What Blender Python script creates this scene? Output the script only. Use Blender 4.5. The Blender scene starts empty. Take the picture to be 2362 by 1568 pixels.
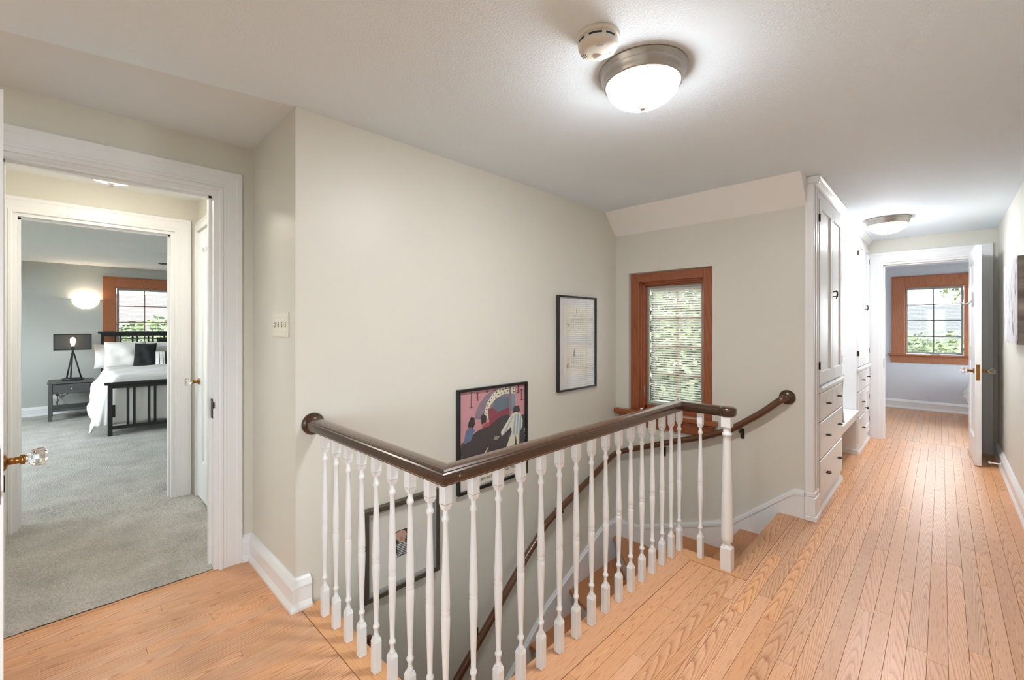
import bpy, bmesh, math, random
import numpy as np
from mathutils import Vector, Matrix
random.seed(7)
SC = bpy.context.scene
COL = SC.collection
PI = math.pi

# ------------------------------------------------------------------ camera, light, exposure
F_PX, YAW, HOR_V, EYE = 1013.0, math.radians(44.4), 755.0, 1.25
cam_d = bpy.data.cameras.new('camera'); cam = bpy.data.objects.new('camera', cam_d); COL.objects.link(cam)
cam.location = (0, 0, EYE); cam.rotation_euler = (PI/2, 0, YAW)
cam_d.sensor_width = 36; cam_d.lens = 36*F_PX/2362; cam_d.shift_y = -(784-HOR_V)/2362
cam_d.clip_start = .02; cam_d.clip_end = 300
SC.camera = cam
W = bpy.data.worlds.new('sky'); SC.world = W; W.use_nodes = True
bg = W.node_tree.nodes['Background']; bg.inputs[0].default_value = (.90, .97, 1.05, 1); bg.inputs[1].default_value = 2.3
vs = SC.view_settings; vs.view_transform = 'Standard'; vs.look = 'None'; vs.gamma = 1; vs.use_curve_mapping = False
vs.exposure = 2.6
BOWL = 37.0            # radiance of the lit ceiling-lamp bowls
SC.cycles.max_bounces = 10; SC.cycles.diffuse_bounces = 6; SC.cycles.glossy_bounces = 4
SC.cycles.transmission_bounces = 8; SC.cycles.transparent_max_bounces = 24
SC.cycles.sample_clamp_indirect = 8; SC.cycles.caustics_reflective = False; SC.cycles.caustics_refractive = False

def portal(name, loc, rot, sx, sy):
    l = bpy.data.lights.new(name, 'AREA'); l.shape = 'RECTANGLE'; l.size = sx; l.size_y = sy; l.cycles.is_portal = True
    o = bpy.data.objects.new(name, l); o.location = loc; o.rotation_euler = rot; COL.objects.link(o)
portal('daylight_stair_window', (-1.58, 3.74, 1.12), (-PI/2, 0, 0), .72, 1.2)
portal('daylight_hall_window', (-.15, -2.80, 1.32), (PI/2, 0, 0), .5, 1.15)
portal('daylight_added_hall_window', (.60, -1.35, 1.3), (0, PI/2, 0), 1.4, 1.6)
portal('daylight_far_window', (.3, 9.32, 1.35), (-PI/2, 0, 0), 1.6, 1.15)
portal('daylight_bedroom_window', (-9.28, .9, 1.3), (0, -PI/2, 0), 1.15, .75)
portal('daylight_added_far_window', (2.42, 7.9, 1.25), (0, PI/2, 0), 1.5, 2.0)
portal('daylight_added_bedroom_window', (-6.55, -2.02, 1.32), (PI/2, 0, 0), 3.3, 1.3)

# ------------------------------------------------------------------ photo pixel -> point
fw = np.array([-math.sin(YAW), math.cos(YAW), 0]); rt = np.array([math.cos(YAW), math.sin(YAW), 0]); EYEP = np.array([0, 0, EYE])
def ray(u, v): return fw + rt*(u-1181)/F_PX + np.array([0, 0, 1.])*(HOR_V-v)/F_PX
def onx(u, v, x): r = ray(u, v); return EYEP + r*x/r[0]
def ony(u, v, y): r = ray(u, v); return EYEP + r*y/r[1]
def onz(u, v, z): r = ray(u, v); return EYEP + r*(z-EYE)/r[2]
def depth(x, y): return -x*math.sin(YAW) + y*math.cos(YAW)

# ------------------------------------------------------------------ materials
def srgb(r, g, b):
    f = lambda c: ((c/255+.055)/1.055)**2.4 if c > 10 else c/255/12.92
    return (f(r), f(g), f(b), 1)
def nmat(name):
    m = bpy.data.materials.new(name); m.use_nodes = True; nt = m.node_tree
    return m, nt, nt.nodes['Principled BSDF']
def nd(nt, t, **kw):
    n = nt.nodes.new(t)
    for k, v in kw.items():
        if k.startswith('i_'):
            key = k[2:]; key = int(key) if key.isdigit() else key
            n.inputs[key].default_value = v
        else: setattr(n, k, v)
    return n
def plain(name, col, rough=.5, metal=0, bump=0, bscale=60, coat=0, var=0, vscale=3, detail=3, spec=.5):
    m, nt, p = nmat(name); L = nt.links.new
    p.inputs['Base Color'].default_value = col; p.inputs['Roughness'].default_value = rough; p.inputs['Metallic'].default_value = metal
    p.inputs['Coat Weight'].default_value = coat; p.inputs['Coat Roughness'].default_value = .12; p.inputs['Specular IOR Level'].default_value = spec
    g = nd(nt, 'ShaderNodeNewGeometry')
    if var:
        n = nd(nt, 'ShaderNodeTexNoise'); n.inputs['Scale'].default_value = vscale; n.inputs['Detail'].default_value = 4
        L(g.outputs['Position'], n.inputs['Vector'])
        mx = nd(nt, 'ShaderNodeMix', data_type='RGBA', blend_type='MULTIPLY'); mx.inputs[6].default_value = col
        r = nd(nt, 'ShaderNodeMapRange'); r.inputs[1].default_value = .3; r.inputs[2].default_value = .7; r.inputs[3].default_value = 1-var; r.inputs[4].default_value = 1
        L(n.outputs['Fac'], r.inputs[0]); L(r.outputs[0], mx.inputs[7]); mx.inputs[0].default_value = 1; L(mx.outputs[2], p.inputs['Base Color'])
    if bump:
        n = nd(nt, 'ShaderNodeTexNoise'); n.inputs['Scale'].default_value = bscale; n.inputs['Detail'].default_value = detail
        L(g.outputs['Position'], n.inputs['Vector'])
        b = nd(nt, 'ShaderNodeBump'); b.inputs['Strength'].default_value = bump; b.inputs['Distance'].default_value = .004
        L(n.outputs['Fac'], b.inputs['Height']); L(b.outputs['Normal'], p.inputs['Normal'])
    return m
def wood(name, dark, light, axis='Y', rough=.3, freq=70, coat=.25, contrast=.8, stretch=14, perrand=True, tilt=.05, tone=.25, bump=.06, wear=False):
    """flat-sawn timber: growth rings of a log cut nearly along its axis"""
    m, nt, p = nmat(name); L = nt.links.new
    g = nd(nt, 'ShaderNodeNewGeometry'); oi = nd(nt, 'ShaderNodeObjectInfo')
    rn = nd(nt, 'ShaderNodeMath', operation='ADD'); L(oi.outputs['Random'], rn.inputs[0]); L(g.outputs['Random Per Island'], rn.inputs[1])
    fr = nd(nt, 'ShaderNodeMath', operation='FRACT'); L(rn.outputs[0], fr.inputs[0])
    off = nd(nt, 'ShaderNodeMath', operation='MULTIPLY', i_1=37.0); L(fr.outputs[0], off.inputs[0])
    cmb = nd(nt, 'ShaderNodeCombineXYZ'); [L(off.outputs[0], cmb.inputs[i]) for i in range(3)]
    add = nd(nt, 'ShaderNodeVectorMath', operation='ADD'); L(g.outputs['Position'], add.inputs[0]); L(cmb.outputs[0], add.inputs[1])
    sc = {'X': (1, stretch, stretch), 'Y': (stretch, 1, stretch), 'Z': (stretch, stretch, 1)}[axis]
    st = nd(nt, 'ShaderNodeVectorMath', operation='MULTIPLY'); st.inputs[1].default_value = tuple(s/stretch*1.0 for s in sc); L(add.outputs[0], st.inputs[0])
    # slow wander of the rings along the board
    n1 = nd(nt, 'ShaderNodeTexNoise'); n1.inputs['Scale'].default_value = 9; n1.inputs['Detail'].default_value = 2.5; L(st.outputs[0], n1.inputs['Vector'])
    sep = nd(nt, 'ShaderNodeSeparateXYZ'); L(add.outputs[0], sep.inputs[0])
    ax = 'XYZ'.index(axis); o1, o2 = [i for i in range(3) if i != ax]
    cx = nd(nt, 'ShaderNodeMath', operation='MULTIPLY', i_1=freq); L(sep.outputs[o1], cx.inputs[0])
    cz = nd(nt, 'ShaderNodeMath', operation='MULTIPLY', i_1=freq); L(sep.outputs[o2], cz.inputs[0])
    cy = nd(nt, 'ShaderNodeMath', operation='MULTIPLY', i_1=freq*tilt); L(sep.outputs[ax], cy.inputs[0])
    wob = nd(nt, 'ShaderNodeMath', operation='MULTIPLY', i_1=freq*.055); L(n1.outputs['Fac'], wob.inputs[0])
    s1 = nd(nt, 'ShaderNodeMath', operation='ADD'); L(cy.outputs[0], s1.inputs[0]); L(wob.outputs[0], s1.inputs[1])
    s2 = nd(nt, 'ShaderNodeMath', operation='ADD'); L(s1.outputs[0], s2.inputs[0]); L(cz.outputs[0], s2.inputs[1])
    # distance from a pith line that wanders sideways: arches (cathedrals) where it runs inside the board
    md = nd(nt, 'ShaderNodeMath', operation='PINGPONG', i_1=freq*.045); L(cx.outputs[0], md.inputs[0])
    sq = nd(nt, 'ShaderNodeMath', operation='POWER', i_1=2.0); L(md.outputs[0], sq.inputs[0])
    sq2 = nd(nt, 'ShaderNodeMath', operation='MULTIPLY', i_1=.22); L(sq.outputs[0], sq2.inputs[0])
    rf = nd(nt, 'ShaderNodeMath', operation='MULTIPLY', i_1=5.7); L(fr.outputs[0], rf.inputs[0]); rf2 = nd(nt, 'ShaderNodeMath', operation='FRACT'); L(rf.outputs[0], rf2.inputs[0])
    rf3 = nd(nt, 'ShaderNodeMath', operation='POWER', i_1=3.2); L(rf2.outputs[0], rf3.inputs[0]); L(rf3.outputs[0], sq2.inputs[1])
    cxs = nd(nt, 'ShaderNodeMath', operation='MULTIPLY', i_1=.55); L(cx.outputs[0], cxs.inputs[0]); s25 = nd(nt, 'ShaderNodeMath', operation='ADD'); L(s2.outputs[0], s25.inputs[0]); L(cxs.outputs[0], s25.inputs[1])
    s3 = nd(nt, 'ShaderNodeMath', operation='ADD'); L(s25.outputs[0], s3.inputs[0]); L(sq2.outputs[0], s3.inputs[1])
    rg = nd(nt, 'ShaderNodeMath', operation='FRACT'); L(s3.outputs[0], rg.inputs[0])
    rr = nd(nt, 'ShaderNodeValToRGB'); e = rr.color_ramp.elements
    e[0].position = 0; e[0].color = (.25, .25, .25, 1); e[1].position = 1; e[1].color = (0, 0, 0, 1)
    a = e.new(.12); a.color = (1, 1, 1, 1); a = e.new(.35); a.color = (.35, .35, .35, 1); a = e.new(.7); a.color = (.1, .1, .1, 1)
    L(rg.outputs[0], rr.inputs[0])
    # pores
    n2 = nd(nt, 'ShaderNodeTexNoise'); n2.inputs['Scale'].default_value = 260; n2.inputs['Detail'].default_value = 2
    st2 = nd(nt, 'ShaderNodeVectorMath', operation='MULTIPLY'); st2.inputs[1].default_value = tuple(.06 if i == ax else 1 for i in range(3)); L(add.outputs[0], st2.inputs[0])
    L(st2.outputs[0], n2.inputs['Vector'])
    pr = nd(nt, 'ShaderNodeMapRange'); pr.inputs[1].default_value = .52; pr.inputs[2].default_value = .75; L(n2.outputs['Fac'], pr.inputs[0])
    fc = nd(nt, 'ShaderNodeMath', operation='MULTIPLY_ADD', i_1=contrast); L(rr.outputs[0], fc.inputs[0])
    pm = nd(nt, 'ShaderNodeMath', operation='MULTIPLY', i_1=.45); L(pr.outputs[0], pm.inputs[0]); L(pm.outputs[0], fc.inputs[2])
    mx = nd(nt, 'ShaderNodeMix', data_type='RGBA'); mx.inputs[6].default_value = light; mx.inputs[7].default_value = dark; L(fc.outputs[0], mx.inputs[0])
    # board to board tone
    tn = nd(nt, 'ShaderNodeMapRange'); tn.inputs[3].default_value = 1-tone; tn.inputs[4].default_value = 1+tone*.35; L(fr.outputs[0], tn.inputs[0])
    hs = nd(nt, 'ShaderNodeHueSaturation'); L(tn.outputs[0], hs.inputs['Value']); L(mx.outputs[2], hs.inputs['Color'])
    sat = nd(nt, 'ShaderNodeMath', operation='FRACT'); mm = nd(nt, 'ShaderNodeMath', operation='MULTIPLY', i_1=7.3); L(fr.outputs[0], mm.inputs[0]); L(mm.outputs[0], sat.inputs[0])
    sr = nd(nt, 'ShaderNodeMapRange'); sr.inputs[3].default_value = .94; sr.inputs[4].default_value = 1.05; L(sat.outputs[0], sr.inputs[0]); L(sr.outputs[0], hs.inputs['Saturation'])
    last = hs.outputs[0]
    if wear:                                                   # varnish rubbed off the top of the rail
        nz = nd(nt, 'ShaderNodeSeparateXYZ'); L(g.outputs['Normal'], nz.inputs[0])
        up_ = nd(nt, 'ShaderNodeMapRange'); up_.inputs[1].default_value = .82; up_.inputs[2].default_value = .99; L(nz.outputs[2], up_.inputs[0])
        n3 = nd(nt, 'ShaderNodeTexNoise'); n3.inputs['Scale'].default_value = 14; n3.inputs['Detail'].default_value = 6; L(st.outputs[0], n3.inputs['Vector'])
        wr2 = nd(nt, 'ShaderNodeMapRange'); wr2.inputs[1].default_value = .35; wr2.inputs[2].default_value = .7; wr2.inputs[4].default_value = .65; L(n3.outputs['Fac'], wr2.inputs[0])
        ml = nd(nt, 'ShaderNodeMath', operation='MULTIPLY'); L(up_.outputs[0], ml.inputs[0]); L(wr2.outputs[0], ml.inputs[1])
        mw = nd(nt, 'ShaderNodeMix', data_type='RGBA'); mw.inputs[7].default_value = (.17, .080, .036, 1); L(last, mw.inputs[6]); L(ml.outputs[0], mw.inputs[0]); last = mw.outputs[2]
    L(last, p.inputs['Base Color'])
    p.inputs['Roughness'].default_value = rough; p.inputs['Coat Weight'].default_value = coat; p.inputs['Coat Roughness'].default_value = .25
    b = nd(nt, 'ShaderNodeBump'); b.inputs['Strength'].default_value = bump; b.inputs['Distance'].default_value = .002; b.invert = True
    L(fc.outputs[0], b.inputs['Height']); L(b.outputs['Normal'], p.inputs['Normal'])
    return m
def glass_solid(name, col=(1, 1, 1, 1), rough=.02):
    m, nt, p = nmat(name); p.inputs['Base Color'].default_value = col; p.inputs['Transmission Weight'].default_value = 1
    p.inputs['Roughness'].default_value = rough; p.inputs['IOR'].default_value = 1.5; return m
def pane_mat(name, refl=.022, tint=(.95, .97, .96, 1)):
    m, nt, p = nmat(name); L = nt.links.new
    t = nd(nt, 'ShaderNodeBsdfTransparent'); t.inputs[0].default_value = tint
    g = nd(nt, 'ShaderNodeBsdfGlossy'); g.inputs['Roughness'].default_value = .03; g.inputs[0].default_value = (1, 1, 1, 1)
    lw = nd(nt, 'ShaderNodeLayerWeight'); pw_ = nd(nt, 'ShaderNodeMath', operation='POWER', i_1=5.0); L(lw.outputs['Facing'], pw_.inputs[0])
    fr = nd(nt, 'ShaderNodeMath', operation='MULTIPLY_ADD', i_1=.85, i_2=refl); L(pw_.outputs[0], fr.inputs[0])
    mx = nd(nt, 'ShaderNodeMixShader'); L(fr.outputs[0], mx.inputs[0]); L(t.outputs[0], mx.inputs[1]); L(g.outputs[0], mx.inputs[2])
    L(mx.outputs[0], nt.nodes['Material Output'].inputs[0]); return m
def emit(name, col, s, base=(.9, .9, .9, 1)):
    m, nt, p = nmat(name); p.inputs['Base Color'].default_value = base; p.inputs['Emission Color'].default_value = col
    p.inputs['Emission Strength'].default_value = s; p.inputs['Roughness'].default_value = .2; return m
def lit_bowl(name, col, s):
    # a bulb hangs above the middle of the frosted bowl, so the glass glows most at the bottom and fades to the rim
    m = emit(name, col, s); nt = m.node_tree; L = nt.links.new; p = nt.nodes['Principled BSDF']
    tc = nd(nt, 'ShaderNodeTexCoord'); sp = nd(nt, 'ShaderNodeSeparateXYZ'); L(tc.outputs['Object'], sp.inputs[0])
    mr = nd(nt, 'ShaderNodeMapRange'); mr.inputs[1].default_value = -.053; mr.inputs[2].default_value = -.128; mr.inputs[3].default_value = .14; mr.inputs[4].default_value = 1.0; L(sp.outputs[2], mr.inputs[0])
    pw = nd(nt, 'ShaderNodeMath', operation='POWER', i_1=1.8); L(mr.outputs[0], pw.inputs[0]); ml = nd(nt, 'ShaderNodeMath', operation='MULTIPLY', i_1=s); L(pw.outputs[0], ml.inputs[0])
    L(ml.outputs[0], p.inputs['Emission Strength']); return m
def leafmat(name, col):
    m = plain(name, col, .55); nt = m.node_tree; L = nt.links.new; p = nt.nodes['Principled BSDF']
    g = nd(nt, 'ShaderNodeNewGeometry'); hs = nd(nt, 'ShaderNodeHueSaturation'); hs.inputs['Color'].default_value = col
    r = nd(nt, 'ShaderNodeMapRange'); r.inputs[3].default_value = .5; r.inputs[4].default_value = 1.5; L(g.outputs['Random Per Island'], r.inputs[0]); L(r.outputs[0], hs.inputs['Value'])
    L(hs.outputs[0], p.inputs['Base Color']); p.inputs['Subsurface Weight'].default_value = 0
    return m

M = {}
M['wall'] = plain('wall paint', (.665, .648, .580, 1), .42, bump=.12, bscale=180, var=.03, vscale=1.2)
M['wallbed'] = plain('bedroom wall paint', (.46, .475, .45, 1), .5, bump=.1, bscale=150)
M['wallblue'] = plain('far room paint', (.60, .62, .67, 1), .5, bump=.1, bscale=150)
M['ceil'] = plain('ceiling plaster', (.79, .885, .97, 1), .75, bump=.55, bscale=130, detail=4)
M['ceilroom'] = plain('bedroom ceiling plaster', (.86, .855, .84, 1), .75, bump=.2, bscale=130)
M['alcove'] = plain('smooth alcove plaster', (.73, .765, .80, 1), .6, bump=.03, bscale=120)  # even tone, a step darker than the hall ceiling
M['white'] = plain('white trim paint', (.78, .79, .80, 1), .32)
M['whitecool'] = plain('cabinet enamel', (.79, .80, .81, 1), .36)
M['oak'] = wood('oak floor', (.44, .165, .068, 1), (.80, .445, .245, 1), 'Y', rough=.40, freq=170, coat=.15, contrast=.74, tone=.14)
M['oakx'] = wood('oak border across', (.44, .17, .070, 1), (.76, .41, .20, 1), 'X', rough=.40, freq=150, coat=.15, contrast=.4, tone=.1)
M['tread'] = wood('oak tread', (.30, .095, .025, 1), (.56, .235, .08, 1), 'X', rough=.3, freq=150, coat=.2, contrast=.5, tone=.12)
M['treadwind'] = wood('oak winder tread', (.30, .095, .025, 1), (.56, .235, .08, 1), 'Y', rough=.3, freq=150, coat=.2, contrast=.5, tone=.12)
M['rail'] = wood('dark handrail y', (.010, .0035, .0015, 1), (.062, .022, .007, 1), 'Y', rough=.25, freq=120, coat=.5, contrast=.5, tone=.1, wear=True)
M['railx'] = wood('dark handrail x', (.009, .0035, .0015, 1), (.056, .020, .007, 1), 'X', rough=.25, freq=120, coat=.5, contrast=.5, tone=.1, wear=True)
M['railw'] = wood('wall handrail', (.022, .008, .003, 1), (.13, .044, .013, 1), 'Y', rough=.28, freq=110, coat=.45, contrast=.5, tone=.1)
M['fir'] = wood('stained fir vertical', (.17, .040, .010, 1), (.34, .088, .022, 1), 'Z', rough=.32, freq=70, coat=.3, contrast=.6, tone=.12)
M['firx'] = wood('stained fir across', (.17, .040, .010, 1), (.34, .088, .022, 1), 'X', rough=.32, freq=70, coat=.3, contrast=.6, tone=.12)
M['firbed'] = wood('bedroom fir', (.24, .078, .032, 1), (.42, .15, .064, 1), 'Z', rough=.35, freq=60, coat=.2, contrast=.5, tone=.1)
M['alu'] = plain('window aluminium', (.36, .36, .35, 1), .45, metal=.3)
M['slat'] = plain('blind slat', (.82, .80, .74, 1), .45)
_nt = M['slat'].node_tree; _t = nd(_nt, 'ShaderNodeBsdfTranslucent'); _t.inputs[0].default_value = (.42, .39, .33, 1); _mx = nd(_nt, 'ShaderNodeMixShader'); _mx.inputs[0].default_value = .35
_nt.links.new(_nt.nodes['Principled BSDF'].outputs[0], _mx.inputs[1]); _nt.links.new(_t.outputs[0], _mx.inputs[2]); _nt.links.new(_mx.outputs[0], _nt.nodes['Material Output'].inputs[0])
M['muntin'] = plain('muntin', (.30, .17, .13, 1), .5)
M['muntind'] = plain('dark muntin', (.13, .13, .125, 1), .5)
M['pane'] = pane_mat('window glass')
M['picglass'] = pane_mat('picture glass', tint=(.99, .99, .99, 1))
M['nickel'] = plain('brushed nickel', (.42, .38, .34, 1), .33, metal=.9, var=.1, vscale=25)
M['bowl'] = lit_bowl('lit frosted bowl', (.97, .985, 1.0, 1), BOWL)
M['bowlb'] = lit_bowl('lit frosted bowl of the vestibule', (1, .92, .78, 1), BOWL*.26)
M['bulb'] = emit('lit bulb', (1, .72, .45, 1), 7)
M['sconce'] = emit('lit alabaster', (1, .80, .60, 1), .45)
M['sbulb'] = emit('sconce bulb', (1, .80, .60, 1), 40)
M['plastic'] = plain('off white plastic', (.72, .70, .64, 1), .4)
M['dark'] = plain('dark slot', (.02, .02, .02, 1), .5)
M['ivory'] = plain('ivory plate', (.72, .68, .56, 1), .35)
M['brass'] = plain('aged brass', (.36, .16, .04, 1), .3, metal=.9, var=.35, vscale=40)
M['bronze'] = plain('dark bronze', (.055, .038, .026, 1), .35, metal=.8)
M['iron'] = plain('black iron', (.014, .016, .016, 1), .45)
M['crystal'] = glass_solid('crystal knob')
M['blackframe'] = plain('black frame', (.010, .010, .010, 1), .35)
M['pewter'] = plain('pewter frame', (.105, .088, .066, 1), .35, metal=.4)
M['matboard'] = plain('mat board', (.76, .74, .68, 1), .8)
M['matwhite'] = plain('white mat board', (.74, .73, .73, 1), .8)
M['paper'] = plain('cream paper', (.82, .77, .68, 1), .8)
M['greywood'] = wood('grey stained wood', (.045, .045, .045, 1), (.095, .095, .093, 1), 'Y', rough=.5, freq=70, coat=0, contrast=.7, tone=.1)
M['linen'] = plain('white cotton', (.83, .82, .81, 1), .85, bump=.12, bscale=300)
M['linen2'] = plain('natural cotton', (.80, .77, .73, 1), .9, bump=.2, bscale=220)
M['blackcloth'] = plain('black cotton', (.012, .014, .015, 1), .9, bump=.2, bscale=220)
M['greycloth'] = plain('grey knit', (.50, .50, .48, 1), .95, bump=.5, bscale=160, var=.25, vscale=40)
M['bluecloth'] = plain('blue print quilt', (.80, .81, .83, 1), .9, bump=.3, bscale=60, var=.4, vscale=26)
M['cord'] = plain('black cord', (.02, .02, .02, 1), .5)
M['shingle'] = plain('brown shingles', (.060, .045, .038, 1), .9, var=.4, vscale=8)
M['shingleg'] = plain('grey shingles', (.038, .039, .040, 1), .9, var=.3, vscale=6)
M['stucco'] = plain('house stucco', (.075, .07, .062, 1), .9)
M['lawn'] = plain('lawn', (.06, .07, .035, 1), .95, var=.5, vscale=4)
M['concrete'] = plain('concrete', (.085, .082, .078, 1), .9, var=.15, vscale=3)
M['bark'] = plain('bark', (.09, .06, .04, 1), .9, bump=.5, bscale=30)
M['leaf1'] = leafmat('leaf mid green', (.072, .105, .026, 1)); M['leaf2'] = leafmat('leaf dark green', (.042, .068, .022, 1)); M['leaf3'] = leafmat('leaf pale green', (.11, .14, .052, 1))
def carpet_mat():
    m, nt, p = nmat('grey carpet'); L = nt.links.new; g = nd(nt, 'ShaderNodeNewGeometry')
    a = nd(nt, 'ShaderNodeTexNoise'); a.inputs['Scale'].default_value = 5; a.inputs['Detail'].default_value = 5; L(g.outputs['Position'], a.inputs['Vector'])
    b = nd(nt, 'ShaderNodeTexNoise'); b.inputs['Scale'].default_value = 120; b.inputs['Detail'].default_value = 3; L(g.outputs['Position'], b.inputs['Vector'])
    r = nd(nt, 'ShaderNodeValToRGB'); r.color_ramp.elements[0].position = .3; r.color_ramp.elements[0].color = (.34, .325, .295, 1); r.color_ramp.elements[1].position = .72; r.color_ramp.elements[1].color = (.66, .645, .61, 1)
    s = nd(nt, 'ShaderNodeMath', operation='MULTIPLY_ADD', i_1=.45); L(a.outputs['Fac'], s.inputs[0])
    s2 = nd(nt, 'ShaderNodeMath', operation='MULTIPLY', i_1=.55); L(b.outputs['Fac'], s2.inputs[0]); L(s2.outputs[0], s.inputs[2])
    L(s.outputs[0], r.inputs[0]); L(r.outputs[0], p.inputs['Base Color']); p.inputs['Roughness'].default_value = 1; p.inputs['Specular IOR Level'].default_value = .1
    bp = nd(nt, 'ShaderNodeBump'); bp.inputs['Strength'].default_value = .9; bp.inputs['Distance'].default_value = .008; L(b.outputs['Fac'], bp.inputs['Height']); L(bp.outputs['Normal'], p.inputs['Normal'])
    return m
M['carpet'] = carpet_mat()
def canvas_mat():
    m, nt, p = nmat('abstract canvas'); L = nt.links.new; g = nd(nt, 'ShaderNodeNewGeometry')
    s = nd(nt, 'ShaderNodeVectorMath', operation='MULTIPLY'); s.inputs[1].default_value = (5, 12, 3.5); L(g.outputs['Position'], s.inputs[0])
    n = nd(nt, 'ShaderNodeTexNoise'); n.inputs['Scale'].default_value = 1.6; n.inputs['Detail'].default_value = 8; n.inputs['Roughness'].default_value = .65; n.inputs['Distortion'].default_value = .8; L(s.outputs[0], n.inputs['Vector'])
    r = nd(nt, 'ShaderNodeValToRGB'); e = r.color_ramp.elements; e[0].position = .36; e[0].color = (.10, .10, .13, 1); e[1].position = .75; e[1].color = (.78, .76, .77, 1)
    a = e.new(.42); a.color = (.42, .43, .48, 1); a = e.new(.49); a.color = (.72, .70, .71, 1); a = e.new(.6); a.color = (.62, .62, .68, 1)
    L(n.outputs['Fac'], r.inputs[0]); L(r.outputs[0], p.inputs['Base Color']); p.inputs['Roughness'].default_value = .6; return m
M['canvas'] = canvas_mat()
def steel_mat():
    m, nt, p = nmat('brushed steel edge'); L = nt.links.new; g = nd(nt, 'ShaderNodeNewGeometry')
    s = nd(nt, 'ShaderNodeVectorMath', operation='MULTIPLY'); s.inputs[1].default_value = (.3, .3, 9); L(g.outputs['Position'], s.inputs[0])
    n = nd(nt, 'ShaderNodeTexNoise'); n.inputs['Scale'].default_value = 1.5; n.inputs['Detail'].default_value = 4; L(s.outputs[0], n.inputs['Vector'])
    r = nd(nt, 'ShaderNodeValToRGB'); r.color_ramp.elements[0].position = .3; r.color_ramp.elements[0].color = (.12, .10, .09, 1); r.color_ramp.elements[1].position = .7; r.color_ramp.elements[1].color = (.40, .35, .32, 1)
    L(n.outputs['Fac'], r.inputs[0]); L(r.outputs[0], p.inputs['Base Color']); p.inputs['Roughness'].default_value = .45; p.inputs['Metallic'].default_value = .3; return m
M['steel'] = steel_mat()
def screen_mat():
    m, nt, p = nmat('black wire mesh'); L = nt.links.new
    p.inputs['Base Color'].default_value = (.03, .027, .025, 1); p.inputs['Roughness'].default_value = .6
    t = nd(nt, 'ShaderNodeBsdfTransparent'); mx = nd(nt, 'ShaderNodeMixShader'); mx.inputs[0].default_value = .42
    L(t.outputs[0], mx.inputs[1]); L(p.outputs[0], mx.inputs[2]); L(mx.outputs[0], nt.nodes['Material Output'].inputs[0]); return m
M['mesh'] = screen_mat()
_flat = {}
def flat(r, g, b):
    k = (r, g, b)
    if k not in _flat: _flat[k] = plain('ink %d %d %d' % k, srgb(r, g, b), .7)
    return _flat[k]

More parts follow.
